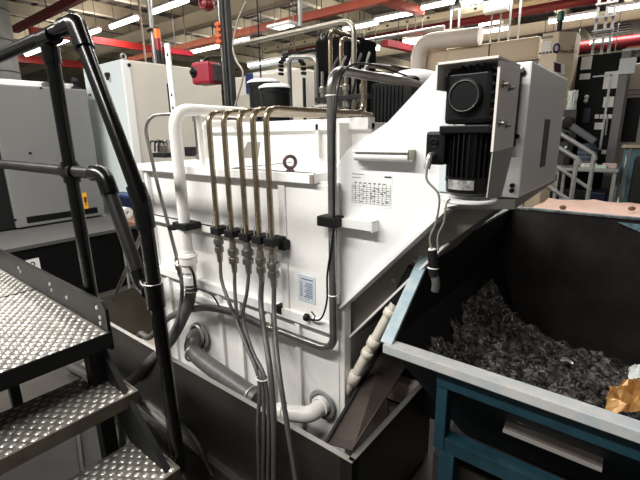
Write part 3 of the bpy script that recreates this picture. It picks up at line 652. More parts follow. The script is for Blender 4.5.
for i in range(len(pts)-1):
    for t_ in (0, .34, .67):
        c = pts[i]*(1-t_)+pts[i+1]*t_; dd = (pts[i+1]-pts[i]).normalized()
        MB().obox(c, dd, (0, 1, 0), (.010, .02, .010)).build('chain_link', BLACKM, be)
MB().tube([pts[-1], V(pts[-1].x, 2.45, 1.68)], .012, 8).build('chain_post', BLACKM, be)

# ================================================================== tipping skip (right foreground)
BX0, BX1 = -.60, 1.15
sk = thing('tipping_skip', 'dark blue steel tipping skip with worn pale rim, half filled with metal chips', 'skip', (.2, 1.7, 0))
FL, FT = (1.085, .98), (1.365, 1.222)   # front lip and tall rim start (Y, z)
XB, ZB, YF, YK, ZK = -.40, .60, 1.30, 2.118, .98      # tapered bottom: left edge, height, front and back Y
YKK = 2.336
for sx, X0_, X1_ in ((1, BX0, XB), (-1, BX1, BX1-.2)):
    w_ = MB().prism([(X0_, FL[0], FL[1]), (X0_, *FT), (X0_, 2.475, 1.222), (X0_, YKK, ZK)], (.006*sx, 0, 0))
    w_.prism([(X0_, FL[0], ZK), (X0_, YKK, ZK), (X1_, YK, ZB), (X1_, YF, ZB)], (.006*sx, 0, .003)).build('side_wall', BININ, sk)
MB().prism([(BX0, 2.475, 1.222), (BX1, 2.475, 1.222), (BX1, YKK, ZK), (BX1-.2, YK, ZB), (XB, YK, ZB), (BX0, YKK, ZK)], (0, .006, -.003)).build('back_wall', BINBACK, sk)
MB().prism([(XB, YF, ZB), (BX1-.2, YF, ZB), (BX1-.2, YK, ZB), (XB, YK, ZB)], (0, 0, -.006)).build('floor_plate', BININ, sk)
MB().prism([(BX0, 1.085, .975), (BX1, 1.085, .975), (BX1-.2, YF, ZB), (XB, YF, ZB)], (0, -.004, -.004)).build('front_wall', mat('mottled_dark_blue', (.010, .030, .042), .55, var=.4), sk)  # darker, mottled blue on the wall below the front lip
# rims: front lip angle, sloped sides, long sides, back
MB().box((BX0-.004, 1.068, .972), (BX1+.004, 1.112, .982), .002).box((BX0-.004, 1.064, .952), (BX1+.004, 1.071, .982), .002).build('front_rim', BINRIM, sk)
for x, nm in ((BX0, 0), (BX1, 1)):
    MB().bar((x, 1.08, .978), (x, 1.372, 1.228), .042, .012, upv=(0, 1, 0), bev=.002).build('sloped_rim', mat('pale_blue_rim', (.27, .38, .43), .5, scale=20, col2=(.40, .45, .46)), sk)
    MB().box((x-.016, 1.365, 1.216), (x+.016, 2.49, 1.228), .002).build('side_rim', mat('scraped_rim', (.36, .40, .40), .45, metal=.3, scale=18, col2=(.12, .16, .18)), sk)
MB().box((BX0-.004, 2.465, 1.216), (BX1+.004, 2.495, 1.228), .002).build('back_rim', mat('scraped_rim', (.36, .40, .40), .45, metal=.3, scale=18, col2=(.12, .16, .18)), sk)
MB().prism([(BX0+.5, 2.452, 1.20), (BX1, 2.452, 1.20), (BX1, 2.41, 1.13), (BX0+.62, 2.43, 1.155)], (0, .004, 0)).build('bare_blue_patch', mat('flaking_blue_paint', (.10, .26, .33), .5, scale=25, col2=(.05, .05, .05)), sk)
# base frame
fr = MB()
FX0 = -.43
fr.box((FX0, 1.10, .655), (FX0+.035, 1.15, .884), .003).box((FX0+.036, 1.10, .655), (BX1, 1.15, .705), .003).box((FX0, 1.095, .885), (BX1, 1.12, .935), .003)
fr.build('front_frame', BLUE, sk)
for xx in (FX0+.02, BX1-.06):
    MB().box((xx, 1.10, .0), (xx+.05, 1.15, .653), .003).build('leg', BLUE, sk); MB().box((xx, 2.0, .0), (xx+.05, 2.06, .60), .003).build('leg', BLUE, sk)
MB().box((FX0, 1.12, .06), (BX1, 2.1, .12), .003).build('fork_base', mat('dark_blue_base', (.03, .07, .10), .5, var=.3), sk)
MB().prism([oY(503, 430, 1.17), oY(602, 470, 1.17), oY(606, 440, 1.20), (oY(509, 409, 1.20))], (0, .008, -.004)).build('drain_tray', mat('dull_stainless', (.22, .19, .17), .3, metal=.6, var=.5), sk)
q0, q1 = oY(503, 430, 1.168), oY(602, 470, 1.168); MB().bar(q0, q1, .010, .008).build('tray_edge', EDGE, sk)
q0, q1 = oY(518, 420, 1.175), oY(585, 444, 1.18); MB().bar(q0, q1, .006, .012).build('tray_fold', STEEL, sk)
MB().box((-.45, 1.155, .06), (BX1-.1, 2.0, .585), .004).build('base_box', mat('dark_brown_plate', (.05, .04, .034), .6, var=.4), sk)
# swarf heap : one mass
import mathutils
rr = random.Random(11)
def hbase(x, yb):
    return .65+.19*math.exp(-((x+.59)/.12)**2)-.02*(yb-1.2)+.09*math.exp(-((x+.47)/.22)**2-((yb-1.86)/.30)**2)+.05*math.exp(-((x+.4)/.5)**2)+.04*math.exp(-((yb-1.25)/.2)**2)
hv = []; hf = []; NX, NY = 110, 56
for i in range(NX+1):
    for j in range(NY+1):
        x = BX0+.012+(BX1-BX0-.03)*i/NX; tY = j/NY
        yb = 1.275+tY*(.80)
        base = hbase(x, yb)
        pk = 0
        z = base+pk+.05*mathutils.noise.noise((x*5, yb*5, 0))+.030*mathutils.noise.noise((x*22, yb*22, 1))+.020*(rr.random()-.5)
        zw = .98-(x+.6)/.2*.38
        if z < zw+.012: z = zw-.03
        hv.append((x, yb+.008*(rr.random()-.5), z))
for i in range(NX):
    for j in range(NY):
        a = i*(NY+1)+j; hf.append((a, a+NY+1, a+NY+2, a+1))
mb = MB(); mb.add(hv, hf)
for k in range(2600):
    x = BX0+.07+(BX1-BX0-.08)*rr.random()*.62; yb = 1.26+.72*rr.random()
    z = hbase(x, yb)+.05*mathutils.noise.noise((x*5, yb*5, 0))+.03*mathutils.noise.noise((x*22, yb*22, 1))
    if z < 1.0-(x+.6)/.2*.38: continue
    a = rr.random()*6.28; e_ = rr.random()-.4; L_ = .008+.014*rr.random(); d_ = V(cos(a), sin(a), e_)*L_; n_ = V(-sin(a), cos(a), .3)*(.002+.003*rr.random())
    c = V(x, yb, z+.006); mb.add([c-d_-n_, c-d_+n_, c+V(0, 0, .005)+n_, c+d_+n_*.4, c+d_-n_*.4, c+V(0, 0, .004)-n_], [(0, 1, 2, 5), (5, 2, 3, 4)])
o = mb.build('metal_chips', CHIPM); tag(o, 'heap of dark grey metal chips lying inside the blue skip', 'swarf'); o['kind'] = 'stuff'
def crumple(c, sx, sy, sz, seed, n=14):
    rnd = random.Random(seed); mb = MB(); vs = []
    for i in range(n+1):
        for j in range(n+1):
            u, v = i/n*2-1, j/n*2-1; q = max(0, 1-.6*(u*u+v*v))
            vs.append(V(c[0]+sx*u*(1+.15*rnd.random())+sx*.12*rnd.random(), c[1]+sy*v+sy*.2*rnd.random(), c[2]+sz*q*(.5+.8*rnd.random())+.004))
    return mb.add(vs, [(i*(n+1)+j, (i+1)*(n+1)+j, (i+1)*(n+1)+j+1, i*(n+1)+j+1) for i in range(n) for j in range(n)])
pp = oZ(622, 396, .80)
tag(crumple((pp.x+.065, pp.y+.07, .72), .10, .07, .10, 2).build('crumpled_paper', GOLD), 'shiny crumpled brown paper lying on the chips behind the skip front rim', 'paper')
pq = oZ(636, 384, .82)
tag(crumple((pq.x+.03, pq.y+.09, .79), .05, .03, .075, 5, 9).build('white_rag', RAG), 'white crumpled rag lying on the chips behind the crumpled brown paper', 'rag')
ps = oZ(566, 363, .72)
tag(crumple((ps.x, ps.y, .72), .022, .008, .02, 8, 5).build('foil_scrap', EDGE), 'small bright metal scrap on the dark chips in the skip', 'scrap')

# second container with peach sheet behind the skip
pt = thing('lined_container', 'container draped with a peach coloured plastic sheet behind the blue skip', 'container', (.2, 3.5, 0))
MB().box((-.60, 3.15, .05), (1.4, 4.1, 1.06), .01).build('container_body', TEAL, pt)
vs = []; rnd = random.Random(4); NN = 26
for i in range(NN+1):
    for j in range(7):
        vs.append(V(-.66+2.1*i/NN, 3.12+.16*j, 1.075+.035*mathutils.noise.noise((i*.6, j*.8, 3))+.02*rnd.random()-(.05 if j in (0, 6) else 0)))
MB().add(vs, [(i*7+j, (i+1)*7+j, (i+1)*7+j+1, i*7+j+1) for i in range(NN) for j in range(6)], True).build('plastic_sheet', PEACH, pt)
for px, py_ in ((563, 206), (632, 207)):
    p = oZ(px, py_, 1.12); MB().ball((p.x, p.y, 1.11), .022, .016, .016, 10, 6).build('knot', WOOD, pt)

# ================================================================== right background
# beige machining centre
MYY = 8.0
mc = thing('machining_center', 'large beige machining centre with dark window band, behind the gearmotor hood', 'machine', (-3, 8.6, 0))
a = oY(446, 48, MYY); b = oY(541, 36, MYY); zt = (a.z+b.z)/2; zb = oY(500, 64, MYY).z
MB().box((a.x, MYY, 0), (b.x, MYY+2.4, zb-.35), .03).build('cabinet_body', CREAM, mc)
MB().box((a.x-.0, MYY-.02, zb), (b.x, MYY+2.4, zt), .06).build('top_cover', CREAM, mc)
MB().box((a.x+.05, MYY+.05, zb-.36), (b.x, MYY+2.3, zb)).build('window_band', GLASSY, mc)
x1 = oY(490, 45, MYY).x; MB().box((x1-.012, MYY-.026, zb), (x1+.012, MYY-.018, zt-.03)).build('cover_joint', GREYTOP, mc)
for px in (472, 500, 508): q = oY(px, 66, MYY+.05); MB().box((q.x-.04, MYY+.045, q.z-.03), (q.x+.04, MYY+.05, q.z+.03)).build('band_mark', GALV, mc)
l0 = oY(415, 62, 7.9); l1 = oY(419, 48, 7.9); l2 = oY(436, 40, 7.9); l3 = oY(480, 40, 7.9)
MB().tube([V(l1.x, 7.9, 1.8), V(l1.x, 7.9, l2.z), V(l3.x, 7.9, l2.z-.05)], .15, 18, fillet=.3, n=8).build('air_duct', mat('pinkish_white_duct', (.70, .62, .55), .4), mc)
MB().box((a.x-.42, MYY, 1.9), (a.x+.02, MYY+.6, zt+.02), .05).build('end_cover', CREAM, mc)
# tower panel with emblem and lettering
TYY = 7.0
p0 = oY(539, 70, TYY); p1 = oY(555, 70, TYY)
tw = thing('operator_tower', 'beige angular operator tower with blue ring emblem, lettering and small screen', 'machine', (p1.x, TYY+.4, 0))
ztop = oY(556, 32, TYY).z
nrm = V(1, -1, 0).normalized()
p2 = on_plane(572, 70, p1, nrm); p3 = oX(581, 70, p2.x)
foot = [V(p0.x, TYY, 0), V(p1.x, TYY, 0), V(p2.x, p2.y, 0), V(p2.x, 7.57, 0), V(p0.x, 7.57, 0)]
MB().prism([f_+V(0, 0, .0) for f_ in foot], (0, 0, ztop)).build('tower_body', CREAM, tw)
xd = V(1, 1, 0).normalized()
def onT(px, py): return on_plane(px, py, p1+V(.006, -.006, 0), nrm)
c = onT(556.5, 48.2)
rg = MB().torus(c, nrm, .042, .012, 28, 8); rg.v = [V(v.x, v.y, c.z+(v.z-c.z)*1.25) for v in rg.v]; rg.build('ring_emblem', mat('emblem_blue', (.03, .04, .30), .4), tw)
q = onT(560.3, 53); text(tw, 'maker_lettering', 'MAKINO', .062, q, xd, (0, 0, 1), BLACKM)
q = onT(570.5, 50.5); text(tw, 'maker_lettering', 'Z', .08, q, xd, (0, 0, 1), mat('bronze_letter', (.30, .24, .15), .5))
s0, s1 = onT(553.5, 72), onT(561.5, 62)
MB().prism([onT(553, 73), onT(565, 75), onT(565, 64), onT(553, 61)], nrm*.004).build('notice', PAPER, tw)
MB().prism([onT(554, 71.5)+nrm*.005, onT(560.5, 73)+nrm*.005, onT(560.5, 64)+nrm*.005, onT(554, 62.5)+nrm*.005], nrm*.003).build('small_screen', mat('dark_red_print', (.12, .04, .05), .4), tw)
a, b = oY(541, 37, TYY), oY(553, 35, TYY)
MB().box((a.x, TYY-.006, a.z-.03), (b.x, TYY, a.z)).build('grey_strip', GREYCAB, tw)
for k in range(4): z = oY(545, 43+2.4*k, TYY).z; MB().box((a.x+.01, TYY-.005, z-.012), (b.x-.01, TYY, z+.012)).build('button_row', PAPER, tw)
z = oY(545, 53, TYY).z
for k in range(5): MB().box((a.x+.0+.045*k, TYY-.005, z-.012), (a.x+.03+.045*k, TYY, z+.012)).build('small_print', INKB, tw)
gb = thing('signal_lamp', 'green and black signal lamp on top of the beige operator tower', 'lamp', (p1.x-.03, TYY+.12, ztop))
z1 = oY(554, 20, TYY).z; z2 = oY(555, 12, TYY).z
MB().cyl((p1.x-.03, TYY+.12, ztop), (p1.x-.03, TYY+.12, z1), .035).build('base', BLACK, gb)
MB().cyl((p1.x-.03, TYY+.12, z1), (p1.x-.03, TYY+.12, z2), .05).build('green_lens', GREENL, gb)
MB().cyl((p1.x-.03, TYY+.12, z2), (p1.x-.03, TYY+.12, z2+.02), .04).build('cap', GREYTOP, gb)

# dark control cabinet with notes
CY = 7.6
c0, c1 = oY(578, 58, CY), oY(623, 53, CY); ctop = c0.z+.02
cc = thing('control_cabinet', 'black control cabinet covered with paper notes, right of the beige operator tower', 'cabinet', ((c0.x+c1.x)/2, CY+.4, 0))
MB().box((c0.x, CY, 0), (c1.x, CY+.7, ctop), .01).build('cabinet_body', mat('black_green_enamel', (.014, .018, .018), .65, spec=.3), cc)
sp0, sp1 = oY(618.5, 110, CY), oY(624, 110, CY)
MB().box((c1.x-.01, CY-.03, 0), (c1.x+.10, CY+.6, ctop+.02), .006).build('side_post', GREYCAB, cc)
MB().box((c1.x-.01, CY-.035, ctop), (c1.x+1.2, CY+.6, ctop+.03)).build('top_frame', GALV, cc)
for (a, b, c, d) in ((582, 57, 591, 69), (580, 74, 590, 79), (605, 72, 619, 88), (604, 97, 613, 107)):
    p, q = oY(a, b, CY), oY(c, d, CY); MB().box((p.x, CY-.004, q.z), (q.x, CY-.001, p.z)).build('paper_note', PAPER, cc)
p, q = oY(593, 76, CY), oY(601, 150, CY)
MB().box((q.x-.03, CY-.012, q.z), (q.x, CY, p.z)).box((p.x, CY-.012, p.z-.02), (q.x, CY, p.z)).build('steel_trim', GALV, cc)
for px, py_ in ((587, 97), (586, 101)):
    p = oY(px, py_, CY); MB().lathe(p, (0, -1, 0), [(.03, 0), (.03, .03), (0, .035)], 12).build('selector_knob', GALV, cc)
for px in (597, 602, 605, 610):
    p = oY(px, 116.5, CY); MB().box((p.x-.025, CY-.02, p.z-.03), (p.x+.025, CY, p.z+.03)).build('button', PAPER, cc)
for px in (596, 599, 602): p = oY(px, 126, CY); MB().box((p.x-.018, CY-.02, p.z-.05), (p.x+.018, CY, p.z+.05)).build('button', PAPER, cc)
p = oY(604, 152, CY); MB().box((p.x-.03, CY-.006, p.z-.03), (p.x+.03, CY, p.z+.03)).build('small_sign', PAPER, cc)
p, q = oY(608, 118, CY), oY(606, 135, CY); MB().tube([p, p+V(.0, -.06, 0), q+V(0, -.06, 0)], .012, 8, fillet=.02).build('cable', GALV, cc)
p = oY(587, 115, CY); MB().box((p.x-.05, CY-.03, p.z-.12), (p.x+.05, CY, p.z+.1), .01).build('handset', mat('dark_blue_plastic', (.04, .05, .10), .5), cc)
q = oY(628, 66, CY); MB().box((q.x-.10, CY-.06, q.z-.11), (q.x+.09, CY+.02, q.z+.10), .006).build('junction_box', PALE, cc)

# warm white machine at the right edge
WY2 = 8.6
wm = thing('white_machine', 'warm white machine with a dark doorway opening at the right edge', 'machine', (.3, 9.2, 0))
a, b = oY(623, 58, WY2), oY(668, 58, WY2)
zt = a.z
MB().box((a.x, WY2, 0), (b.x+.6, WY2+1.4, zt-.1), .01).build('machine_body', CREAM2, wm)
p, q = oY(624, 98, WY2), oY(634, 142, WY2)
MB().box((p.x, WY2-.008, q.z), (q.x+.02, WY2, p.z)).build('dark_opening', BLACK, wm)
for py_ in (90, 95): z = oY(630, py_, WY2).z; MB().box((a.x, WY2-.004, z-.008), (b.x, WY2, z+.008)).build('panel_joint', GREYCAB, wm)
z = oY(632, 56, WY2).z
tag(MB().box((a.x+.05, WY2-.3, ctop+.031), (a.x+1.4, WY2-.2, ctop+.16)).build('orange_beam', ORANGE), 'orange bar lying along the top frame right of the black cabinet', 'beam')

# stair rails
def srail(name, lab, pts, posts, Y, r):
    t_ = thing(name, lab, 'railing', oY(*posts[0][1], Y))
    MB().tube([oY(a, b, Y) for a, b in pts], r, 10, fillet=.04).build('handrail', GALV, t_)
    for (a, b), (c, d) in posts:
        pa, pb = oY(a, b, Y), oY(c, d, Y)
        pb = V(pa.x, Y, 0)
        MB().tube([pa, pb], r, 10).build('post', GALV, t_)
    return t_
t_ = srail('stair_railing', 'silver stair railing beside the discharge cover, nearer and lower of two', [(553, 144), (579, 160), (579, 165)], [((576.5, 160), (573, 203))], 4.6, .021)
MB().tube([oY(544, 184, 4.6), oY(573, 203, 4.6)], .02, 8).build('lower_rail', GALV, t_)
t_ = srail('stair_railing', 'silver stair railing beside the discharge cover, farther and higher of two', [(554, 130), (595, 155), (595, 160)], [((594, 155), (590, 203))], 5.4, .023)
MB().tube([oY(556, 166, 5.4), oY(591, 190, 5.4)], .02, 8).build('lower_rail', GALV, t_)
ms = thing('machine_steps', 'grey metal steps between the two silver stair railings', 'steps', (-1.2, 5.0, 0))
for k in range(3):
    MB().box((-1.35+.26*k, 4.64, .62-.2*k), (-1.1+.26*k, 5.36, .66-.2*k)).build('tread', GREYTOP, ms)
for yy in (4.63, 5.35): MB().prism([(-1.45, yy, .66), (-1.30, yy, .66), (-.55, yy, .05), (-.55, yy, 0), (-.72, yy, 0)], (0, .02, 0)).build('stringer', GALV, ms)
# table
TY = 6.4
tq = oY(556, 170, TY); tz = oY(600, 169, TY).z
tx0, tx1 = oY(553, 170, TY).x, oY(619, 170, TY).x
tbl = thing('work_table', 'grey steel work table with cluttered top in front of the black control cabinet', 'table', ((tx0+tx1)/2, TY+.3, 0))
MB().box((tx0, TY, tz-.04), (tx1, TY+.65, tz), .004).build('tabletop', GALV, tbl)
for xx in (tx0+.03, tx1-.06):
    for yy in (TY+.03, TY+.58): MB().box((xx, yy, 0), (xx+.04, yy+.04, tz-.04)).build('leg', GALV, tbl)
MB().box((tx0+.05, TY+.3, .25), (tx1-.05, TY+.34, .29)).build('stretcher', GALV, tbl)
def on_table(px, dy, sx, sy, sz, name, m, lab, cat, rot=0):
    p = oY(px, 168, TY+dy); mb = MB().obox((p.x, TY+dy, tz+sz/2), (cos(rot), sin(rot), 0), (-sin(rot), cos(rot), 0), (sx/2, sy/2, sz/2), .004)
    return tag(mb.build(name, m), lab, cat)
on_table(588, .25, .16, .12, .05, 'wipe_packet', PAPER, 'white packet on the work table, left of the green cloth pile', 'packet', .4)
on_table(600, .2, .18, .14, .035, 'cloth_pile', mat('pale_green_cloth', (.45, .55, .50), .8), 'pale green cloth pile on the middle of the work table', 'cloth', -.2)
on_table(609, .22, .14, .10, .06, 'paper_box', mat('pinkish_paper', (.62, .50, .46), .7), 'pinkish paper box on the right end of the work table', 'box', .3)
p = oY(586, 160, TY+.35)
mo = thing('fluid_canister', 'dark blue round canister on the work table behind the railing post', 'canister', (p.x, TY+.4, tz))
MB().lathe((p.x, TY+.4, tz), (0, 0, 1), [(0, 0), (.11, 0), (.12, .02), (.12, .24), (.08, .28), (.08, .30), (0, .31)], 20).build('body', mat('dull_navy', (.05, .08, .14), .5), mo)
for k in range(3): MB().torus((p.x, TY+.4, tz+.07+.06*k), (0, 0, 1), .121, .006, 20, 6).build('band', INK, mo)
vs_ = thing('bench_vise', 'grey clamp-like vise leaning on the table in front of the black cabinet', 'vise', (p.x-.1, TY+.5, tz))
p = oY(583, 133, TY+.5)
MB().bar((p.x-.18, TY+.5, p.z+.12), (p.x+.16, TY+.5, p.z-.12), .09, .09, bev=.02).build('arm', mat('dull_lilac_grey', (.17, .16, .18), .5), vs_)
MB().bar((p.x-.10, TY+.5, p.z+.05), (p.x-.16, TY+.5, tz), .08, .08, bev=.01).build('stand', BLACKM, vs_)
MB().lathe((p.x-.2, TY+.5, p.z+.14), (0, -1, 0), [(.07, -.05), (.09, 0), (.07, .05), (0, .06)], 14).build('knob', BLACKM, vs_)
gt = oY(565, 128, TY+.6)
tb_ = thing('tool_rack', 'cluttered tool rack with purple and black tools left of the black cabinet', 'rack', (gt.x, TY+.62, tz))
MB().box((gt.x-.16, TY+.55, tz), (gt.x+.12, TY+.64, gt.z+.25)).build('rack_board', mat('rack_board_grey', (.10, .09, .10), .6, var=.4, scale=12), tb_)
rn = random.Random(9)
for k in range(9):
    x = gt.x-.13+.22*rn.random(); z = tz+.2+(gt.z-tz)*rn.random()*.9
    MB().lathe((x, TY+.55, z), (0, -1, 0), [(.035+.02*rn.random(), 0), (.03, .07), (0, .08)], 10).build('tool', [BLACKM, mat('plum', (.10, .05, .12), .5), GALV, NAVY][k % 4], tb_)
hp_ = oY(570, 100, 6.9)
tag(crumple((0, 0, 0), .06, .16, .05, 12, 8).build('hanging_rag', RAG), 'white rag hanging on the edge of the beige operator tower', 'rag')
rg_ = bpy.data.objects['hanging_rag']; rg_.rotation_euler = (radians(90), 0, radians(20)); rg_.location = on_plane(572, 102, p1+V(.03, -.03, 0), nrm)
p = oY(567, 195, 5.7)
cr = thing('storage_crate', 'white crate on the floor under the work table behind the railings', 'crate', (p.x, 6.6, 0))
MB().box((p.x-.05, 6.45, 0), (p.x+.35, 6.85, .34), .01).build('crate_body', PAPER, cr)
MB().box((p.x-.06, 6.44, .34), (p.x+.36, 6.86, .37), .004).build('crate_rim', GALV, cr)
p = oY(602, 180, 6.8); p2_ = oY(612, 160, 6.8)
tag(MB().box((p.x-.16, 6.72, .10), (p2_.x, 7.0, .80), .02).build('navy_cabinet', NAVY), 'navy blue cabinet standing under the right half of the work table', 'cabinet')
p = oY(570, 180, 6.95)
tag(MB().box((p.x-.25, 7.0, 0), (p.x+.45, 7.3, .78), .02).build('black_cabinet', BLACKM), 'black cabinet standing under the left half of the work table', 'cabinet')
# chair covered with plastic, teal machine
p = oY(632, 175, 4.6)
ch = thing('covered_chair', 'dark chair wrapped in a clear plastic sheet at the right edge', 'chair', (p.x+.3, 4.7, 0))
x = p.x
MB().box((x, 4.5, .62), (x+.6, 4.62, 1.42), .05).build('backrest', DARKFAB, ch)
MB().box((x, 4.5, .48), (x+.6, 5.0, .60), .04).build('seat', DARKFAB, ch)
for xx in (x+.05, x+.5):
    for yy in (4.54, 4.92): MB().cyl((xx, yy, 0), (xx, yy, .48), .02, 8).build('leg', BLACKM, ch)
mb = MB(); vs = []
for i in range(9):
    for j in range(13):
        z = .55+.90*j/12; vs.append(V(x-.06+.03*mathutils.noise.noise((i, j*.6, 2)), 4.46+.08*i, z))
mb.add(vs, [(i*13+j, (i+1)*13+j, (i+1)*13+j+1, i*13+j+1) for i in range(8) for j in range(12)], True).build('plastic_cover', CLEARB, ch)
a, b = oY(617, 148, 6.9), oY(650, 148, 6.9)
tl = thing('teal_machine', 'teal blue machine block behind the plastic wrapped chair', 'machine', (b.x, 7.2, 0))
MB().box((a.x+.08, 6.9, .35), (b.x+.3, 7.5, a.z), .02).build('machine_body', TEAL, tl)
MB().box((a.x+.02, 6.88, 0), (b.x+.3, 7.5, .35), .01).build('plinth', BLACKM, tl)
MB().box((a.x+.05, 6.85, a.z), (b.x+.3, 7.5, a.z+.04), .01).build('worktop', mat('tan_edge', (.45, .36, .26), .6), tl)

# ================================================================== left background
gc = thing('machine_cabinet', 'large grey machine cabinet with an orange sticker, behind the black handrail at the left', 'cabinet', (-6, 1.8, .67))
MB().box((-6.6, 1.36, .69), (-5.356, 2.31, 2.19), .015).build('cabinet_body', GREYCAB, gc)
MB().box((-6.4, .2, .69), (-5.40, 1.355, 2.19)).build('dark_side', BLACKM, gc)
p, q = oX(82, 193, -5.35), oX(89, 209, -5.35)
st = MB().box((-5.356, p.y, q.z), (-5.352, q.y, p.z)).build('orange_sticker', YEL, gc)
m_ = V(-5.351, (p.y+q.y)/2, (p.z+q.z)/2)
MB().box((-5.352, m_.y-.006, m_.z-.05), (-5.350, m_.y+.006, m_.z+.05)).box((-5.352, m_.y-.018, m_.z-.01), (-5.350, m_.y+.018, m_.z+.05)).build('sticker_mark', mat('sticker_brown', (.35, .14, .02), .5), st)
for a, b in ((41, 88), (90, 95), (30, 153), (62, 213), (15, 220), (95, 208)):
    p = oX(a, b, -5.356); MB().lathe(p, (1, 0, 0), [(.014, 0), (.014, .006), (0, .008)], 8).build('screw', BLACKM, gc)
p, q = oX(28, 226, -5.355), oX(98, 214, -5.355)
MB().box((-5.357, p.y, .73), (-5.352, q.y, .80)).build('black_slot', BLACK, gc)
mbse = thing('cabinet_plinth', 'low dark machine base with a flat grey top in front of the grey cabinet', 'machine base', (-5.4, 1.6, 0))
MB().box((-6.6, -.6, 0), (-4.51, 2.42, .635)).build('base_body', BLACK, mbse)
MB().box((-6.6, -.6, .635), (-4.488, 2.44, .672), .004).build('top_sheet', GREYTOP, mbse)
p = oX(33, 259, -4.50)
sg = MB().box((-4.51, p.y-.06, p.z-.12), (-4.505, p.y+.05, p.z-.0)).build('number_sign', PAPER, mbse)
text(sg, 'sign_number', '2', .10, (-4.503, p.y-.03, p.z-.095), (0, 1, 0), (0, 0, 1), BLACK)
# odds and ends on top of the grey cabinet
wt = thing('cabinet_light_strip', 'white pipe strip lying along the top of the grey machine cabinet', 'pipe', (-5.7, 1.8, 2.19))
MB().box((-5.75, .9, 2.19), (-5.60, 2.3, 2.27), .02).build('strip', WHITE2, wt)
tag(MB().lathe((-5.6, 2.10, 2.19), (0, 0, 1), [(0, 0), (.07, 0), (.07, .10), (.05, .13), (.05, .17), (0, .17)], 16).build('grey_regulator', GALV), 'grey round regulator standing on the grey machine cabinet behind the handrail', 'regulator')
tag(MB().box((-5.62, 1.93, 2.19), (-5.5, 1.99, 2.26), .01).build('grey_block', GREYTOP), 'small grey block on the grey machine cabinet beside the round regulator', 'block')
bx = thing('breather_valve', 'small black breather valve at the right end of the grey cabinet top', 'valve', (-5.55, 2.28, 2.19))
MB().lathe((-5.55, 2.27, 2.19), (0, 0, 1), [(0, 0), (.05, 0), (.05, .03), (.02, .05), (.02, .08), (.045, .1), (.03, .14), (0, .15)], 12).build('valve_body', BLACKM, bx)
tag(MB().box((-5.6, 1.38, 2.19), (-5.52, 1.45, 2.30), .01).build('red_button', RED), 'small red cap at the left end of the grey cabinet top', 'cap')

# white electric cabinet
WY3 = 2.5
a = oY(123, 59, WY3); wx = a.x; wz = a.z
ec = thing('electric_cabinet', 'tall pale electric cabinet with a beige side and lifting eye, behind the conveyor', 'cabinet', (wx-.45, 3.0, 0))
ye = oX(221, 75, wx).y
MB().box((wx-.95, WY3, .08), (wx-.01, ye, wz), .012).build('cabinet_body', CREAM2, ec)
MB().box((wx-.96, WY3-.03, .10), (wx-.005, WY3, wz-.005), .008).build('front_door', mat('pale_blue_white', (.66, .72, .72), .4), ec)
MB().box((wx-.012, WY3-.03, .10), (wx+.02, WY3+.06, wz-.01), .008).build('corner_trim', WHITE2, ec)
MB().box((wx-.96, WY3, 0), (wx, ye, .1)).build('plinth', BLACK, ec)
p = oY(109, 76, WY3-.03)
MB().box((p.x-.025, WY3-.07, p.z-.01), (p.x+.03, WY3-.03, p.z+.035), .006).box((p.x, WY3-.07, p.z-.05), (p.x+.03, WY3-.05, p.z+.0), .004).build('door_latch', BLACKM, ec)
MB().torus((wx-.02, WY3+.02, wz+.03), (1, 0, 0), .028, .010, 18, 6).build('lifting_eye', GALV, ec)
MB().lathe((wx+.02, WY3+.05, wz-.06), (1, 0, 0), [(.02, 0), (.02, .012), (0, .016)], 10).build('plug', BLACKM, ec)

# clutter between the cabinets and the conveyor's left end
p0 = oY(102, 140, 2.75)
tag(MB().box((p0.x-.10, 2.72, 0), (p0.x+.0, 2.80, 1.55), .004).build('cream_post', CREAM), 'narrow cream post with small plates between the grey cabinet and the pale cabinet', 'post')
p = oY(104, 138, 2.6); q = oY(108, 190, 2.6)
tag(MB().box((q.x-.05, 2.56, 0), (q.x+.03, 2.62, p.z), .004).build('red_post', mat('rust_red_paint', (.28, .05, .025), .5, var=.3)), 'rust red upright post left of the pale electric cabinet', 'post')
p, q = oY(111, 193, 2.3), oY(132, 213, 2.3)
by = thing('blue_crate', 'dark blue plastic crate at the foot of the pale electric cabinet', 'crate', ((p.x+q.x)/2, 2.2, .0))
MB().box((p.x, 2.30, 0), (q.x+.04, 2.44, p.z-.03), .01).build('crate_body', NAVY, by)
MB().box((p.x-.01, 2.29, p.z-.03), (q.x+.05, 2.45, p.z), .004).build('crate_rim', mat('bright_blue', (.03, .07, .25), .5), by)
p, q = oY(118, 222, 1.9), oY(138, 222, 1.9)
stl = thing('brown_stool', 'brown topped small stool holding a white roll, behind the tall black post', 'stool', (p.x, 1.9, 0))
MB().box((p.x+.02, 1.86, q.z-.035), (q.x+.12, 2.26, q.z), .006).build('top', WOOD, stl)
for xx in (p.x+.05, q.x+.09):
    for yy in (1.9, 2.22): MB().cyl((xx, yy, 0), (xx, yy, q.z-.035), .015, 8).build('leg', GALV, stl)
ro = MB().lathe((p.x+.0, 1.92, q.z+.055), (1, .1, 0), [(0, 0), (.055, 0), (.055, .16), (.02, .161), (.0, .10)], 18).build('white_roll', PAPER)
tag(ro, 'white paper roll lying on the brown stool behind the tall black post', 'roll')

# slanted grey strut at the left end of the tray
p, q = oY(133, 270, 1.3), oY(108, 312, 1.3)
tag(MB().tube([V(p.x+.3, 1.3, 1.15), q, V(q.x-.35, 1.3, max(.03, q.z-.50))], .015, 10).build('slanted_pipe', GPIPE), 'thin grey pipe slanting down behind the platform corner and mid rail', 'pipe')
